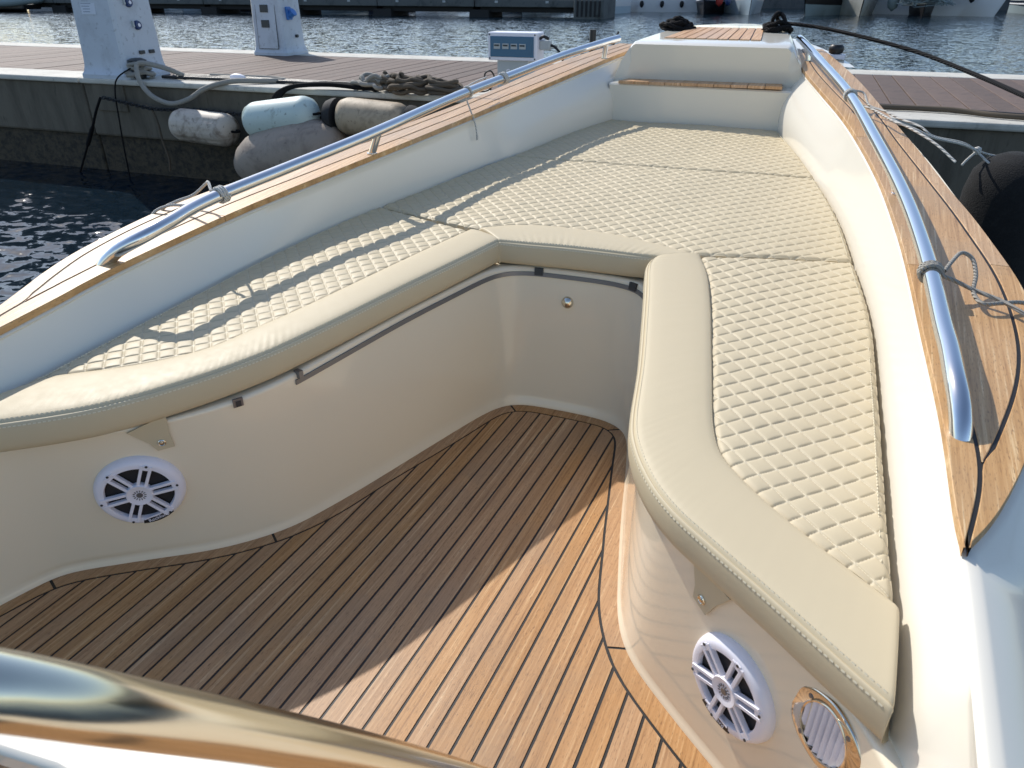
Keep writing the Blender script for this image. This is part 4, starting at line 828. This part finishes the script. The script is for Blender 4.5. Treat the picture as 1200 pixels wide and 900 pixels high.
def hullboat(name, label, cat, pos, rz, L, B, H, m, m2=None, stripe=None, cabin='hw', group='boats moored across the basin', flare=.55):
    """bow points to local -Y"""
    t = thing(name, label, cat, (pos[0], pos[1], WZ), rz, group); n = 22; up = []; lo = []
    for i in range(n):
        s = i / (n - 1); b = B / 2 * min(1, (1.02 - (1 - s) ** 2.1)) * (1 - .12 * max(0, s - .6) / .4); z = H * (1 + .38 * (1 - s) ** 2); y = s * L; rake = .18 * H * (1 - s) ** 2
        bw_ = b * (flare + (1 - flare) * s); zm_ = z * .42
        up.append([(-b, y - rake * 2, z), (-b * 1.01, y - rake * 1.8, z - .06), (-(b * .45 + bw_ * .55), y, zm_), ((b * .45 + bw_ * .55), y, zm_), (b * 1.01, y - rake * 1.8, z - .06), (b, y - rake * 2, z)])
        lo.append([(-(b * .45 + bw_ * .55), y, zm_), (-bw_, y + rake * 1.5, 0), (0, y + rake * 3, -.3), (bw_, y + rake * 1.5, 0), ((b * .45 + bw_ * .55), y, zm_)])
    mb = MB(); mb.loft([r[:3] for r in up]); mb.loft([r[3:] for r in up]); autosmooth(mb.build('hull', M[m], t), 40)
    mb = MB(); mb.loft(lo); autosmooth(mb.build('lower_hull', M[m2 or m], t), 40)
    mb = MB(); mb.loft([[(r[0][0] * .97, r[0][1], r[0][2] - .05), (r[5][0] * .97, r[5][1], r[5][2] - .05)] for r in up]); mb.F.append(tuple()) if False else None; mb.build('deck', M['hw'], t)
    if stripe:
        for f, th in ((.72, .10), (.5, .07))[:2 if stripe == 'hw' else 1]:
            mb = MB()
            for sg in (1, -1): mb.loft([[(sg * (abs(r[0][0]) * (f * .9 + .1) + abs(r[2][0]) * (.9 - f * .9)) + sg * .02, r[0][1] * .8 + r[2][1] * .2 - .03, r[0][2] * f - th / 2), (sg * (abs(r[0][0]) * (f * .9 + .1) + abs(r[2][0]) * (.9 - f * .9)) + sg * .02, r[0][1] * .8 + r[2][1] * .2 - .03, r[0][2] * f + th / 2)] for r in up])
            mb.build('hull_stripe', M[stripe], t)
    if cabin:
        c_ = MB().box((0, L * .55, H + .55), (B * .62, L * .35, 1.5)).build('cabin', M[cabin], t, bevel=.12)
        for sx in (-1, 0, 1): MB().box((sx * B * .19, L * .375 - .01, H + .85), (B * .16, .04, .5)).build('cabin_window', M['win'], c_)
        MB().tube([(0, L * .5, H + 1.3), (0, L * .5, H + 5)], .05, 8).build('mast', M['hw'], t)
    return t
def buoy(parent, c, m, r=.2): autosmooth(MB().lathe([(.02, -r * 1.6), (r * .8, -r), (r, 0), (r * .8, r), (.02, r * 1.4)], Matrix.Translation(c), 16).build('hull_fender', m, parent), 60)
b = hullboat('motor_yacht', 'sleek pale blue white motor yacht lying beam on, just right of the pontoon end', 'motor yacht', (-14.7, 50.0), radians(-69), 5.6, 2.2, 1.2, 'hw', 'hw', 'hn')
for x in (.8, 2.0, 3.2): buoy(b, (1.22 * (1 if x > 1 else .8), 1.0 + x, .45), M['fardark'], .13)
b = hullboat('fishing_boat', 'small dark navy boat with white bands, bow on, left of the pale blue boat', 'fishing boat', (-8.4, 47.2), radians(4), 7, 2.45, 1.15, 'hn', 'hk', 'hw', 'wood')
b = hullboat('fishing_boat', 'pale blue white boat bow on with red buoys at its side', 'fishing boat', (-5.75, 46.8), radians(14), 8, 3.1, 1.35, 'hw', 'hb', None)
buoy(b, (-1.62, 1.3, .75), M['red'], .22); buoy(b, (-1.7, 1.9, 1.0), M['red'], .2); buoy(b, (-1.2, .6, .7), M['navy'], .16)
b = hullboat('fishing_boat', 'black topped boat with a grey lower hull beside the bow cleat', 'fishing boat', (-2.95, 46.7), radians(-16), 8, 3.3, 1.0, 'hk', 'hl', None, 'wood')
b = hullboat('fishing_boat', 'broad grey beige boat with a high flared bow', 'fishing boat', (-.1, 47.3), radians(10), 9, 4.3, 1.5, 'hg', 'hg', None)
buoy(b, (1.75, 1.6, .7), M['hl'], .3); buoy(b, (-1.9, 1.8, .7), M['hl'], .3)
b = hullboat('trawler', 'black hulled boat heaped with dark nets, right of the broad grey one', 'trawler', (2.9, 48.4), radians(0), 9, 3.4, 1.8, 'hk', 'hk', None, 'wood')
nm = MB()
for i in range(60): nm.tube(cr([(RNG.uniform(-1.5, 1.5), -.35 + RNG.uniform(-.2, .6), RNG.uniform(.5, 2.2)) for _ in range(4)], None, 4), RNG.uniform(.012, .03), 5)
nm.build('net', M['hl'], b)
b = hullboat('sailing_boat', 'white boat with a teal waterline lying angled at the far right', 'sailing boat', (6.6, 49.6), radians(58), 7, 2.5, 1.3, 'hw', 'hw', 'teal')
buoy(b, (-1.0, 1.2, .9), M['hk'], .16)
hullboat('fishing_boat', 'dark boat with a white rail at the right edge of the basin', 'fishing boat', (9.9, 50.5), radians(6), 8, 2.6, 1.0, 'hn', 'hl', 'hw', None)
hullboat('fishing_boat', 'black boat moored further right beyond the picture edge boats', 'fishing boat', (13.6, 51), radians(-5), 8, 3.2, 1.4, 'hk', 'hk', None)
qw = thing('quay_wall', 'dark quay wall running behind the moored boats across the basin', 'quay wall', (0, 62, WZ), radians(3))
MB().box((0, 2, 1.1), (150, 4, 2.6)).build('wall_block', M['farconc'], qw, bevel=.05)
MB().box((0, .1, 2.5), (150, .5, .3)).build('coping', M['curb'], qw, bevel=.03)
# row berthed behind the long pontoon
kinds = [('hw', 'hb', None, 'white boat berthed behind the pontoon'), ('hn', 'hk', 'hw', 'navy boat berthed behind the pontoon'), ('hg', 'hl', None, 'grey boat berthed behind the pontoon'), ('hw', 'hn', 'hn', 'white boat with a dark band berthed behind the pontoon'), ('hb', 'hw', None, 'pale blue boat berthed behind the pontoon'), ('hk', 'hl', None, 'black boat berthed behind the pontoon')]
where = ['at its right end', 'second from its right end', 'third from its right end', 'fourth from its right end', 'behind the switch box', 'above the coiled ropes', 'between the far pedestal and the switch box', 'just right of the far pedestal', 'behind the far pedestal', 'between the two pedestals', 'right of the nearer pedestal', 'behind the nearer pedestal', 'at the far left']
for i in range(13):
    p_ = fpm @ Vector((-1.8 - 3.25 * i, 3.3 + RNG.uniform(0, .6), 0)); a, b2, s_, lb = kinds[(i * 5 + i // 3) % 6]
    hullboat('berthed_boat', lb + ' ' + where[i], 'boat', (p_.x, p_.y), RNG.uniform(-.12, .2), RNG.uniform(6, 8), RNG.uniform(2.3, 2.9), RNG.uniform(.75, 1.0), a, b2, s_, 'hw' if i % 3 else 'wood', 'boats berthed behind the pontoon')
ri = thing('inflatable_boat', 'dark grey inflatable dinghy at the far left in front of the pontoon', 'dinghy', (-49.5, 34.6, WZ), radians(10))
u_ = cr([(-2.2, .9, .55), (-.5, .95, .52), (1.2, .85, .56), (2.2, .45, .68), (2.5, 0, .74), (2.2, -.45, .68), (1.2, -.85, .56), (-.5, -.95, .52), (-2.2, -.9, .55)], None, 6)
autosmooth(MB().tube(u_, .26, 14).build('tube', M['hl'], ri), 60); MB().box((-.1, 0, .28), (4.2, 1.5, .3)).build('hull', M['hk'], ri, bevel=.08); MB().box((-2.3, 0, .7), (.4, .35, .8)).build('outboard_motor', M['hk'], ri, bevel=.06)
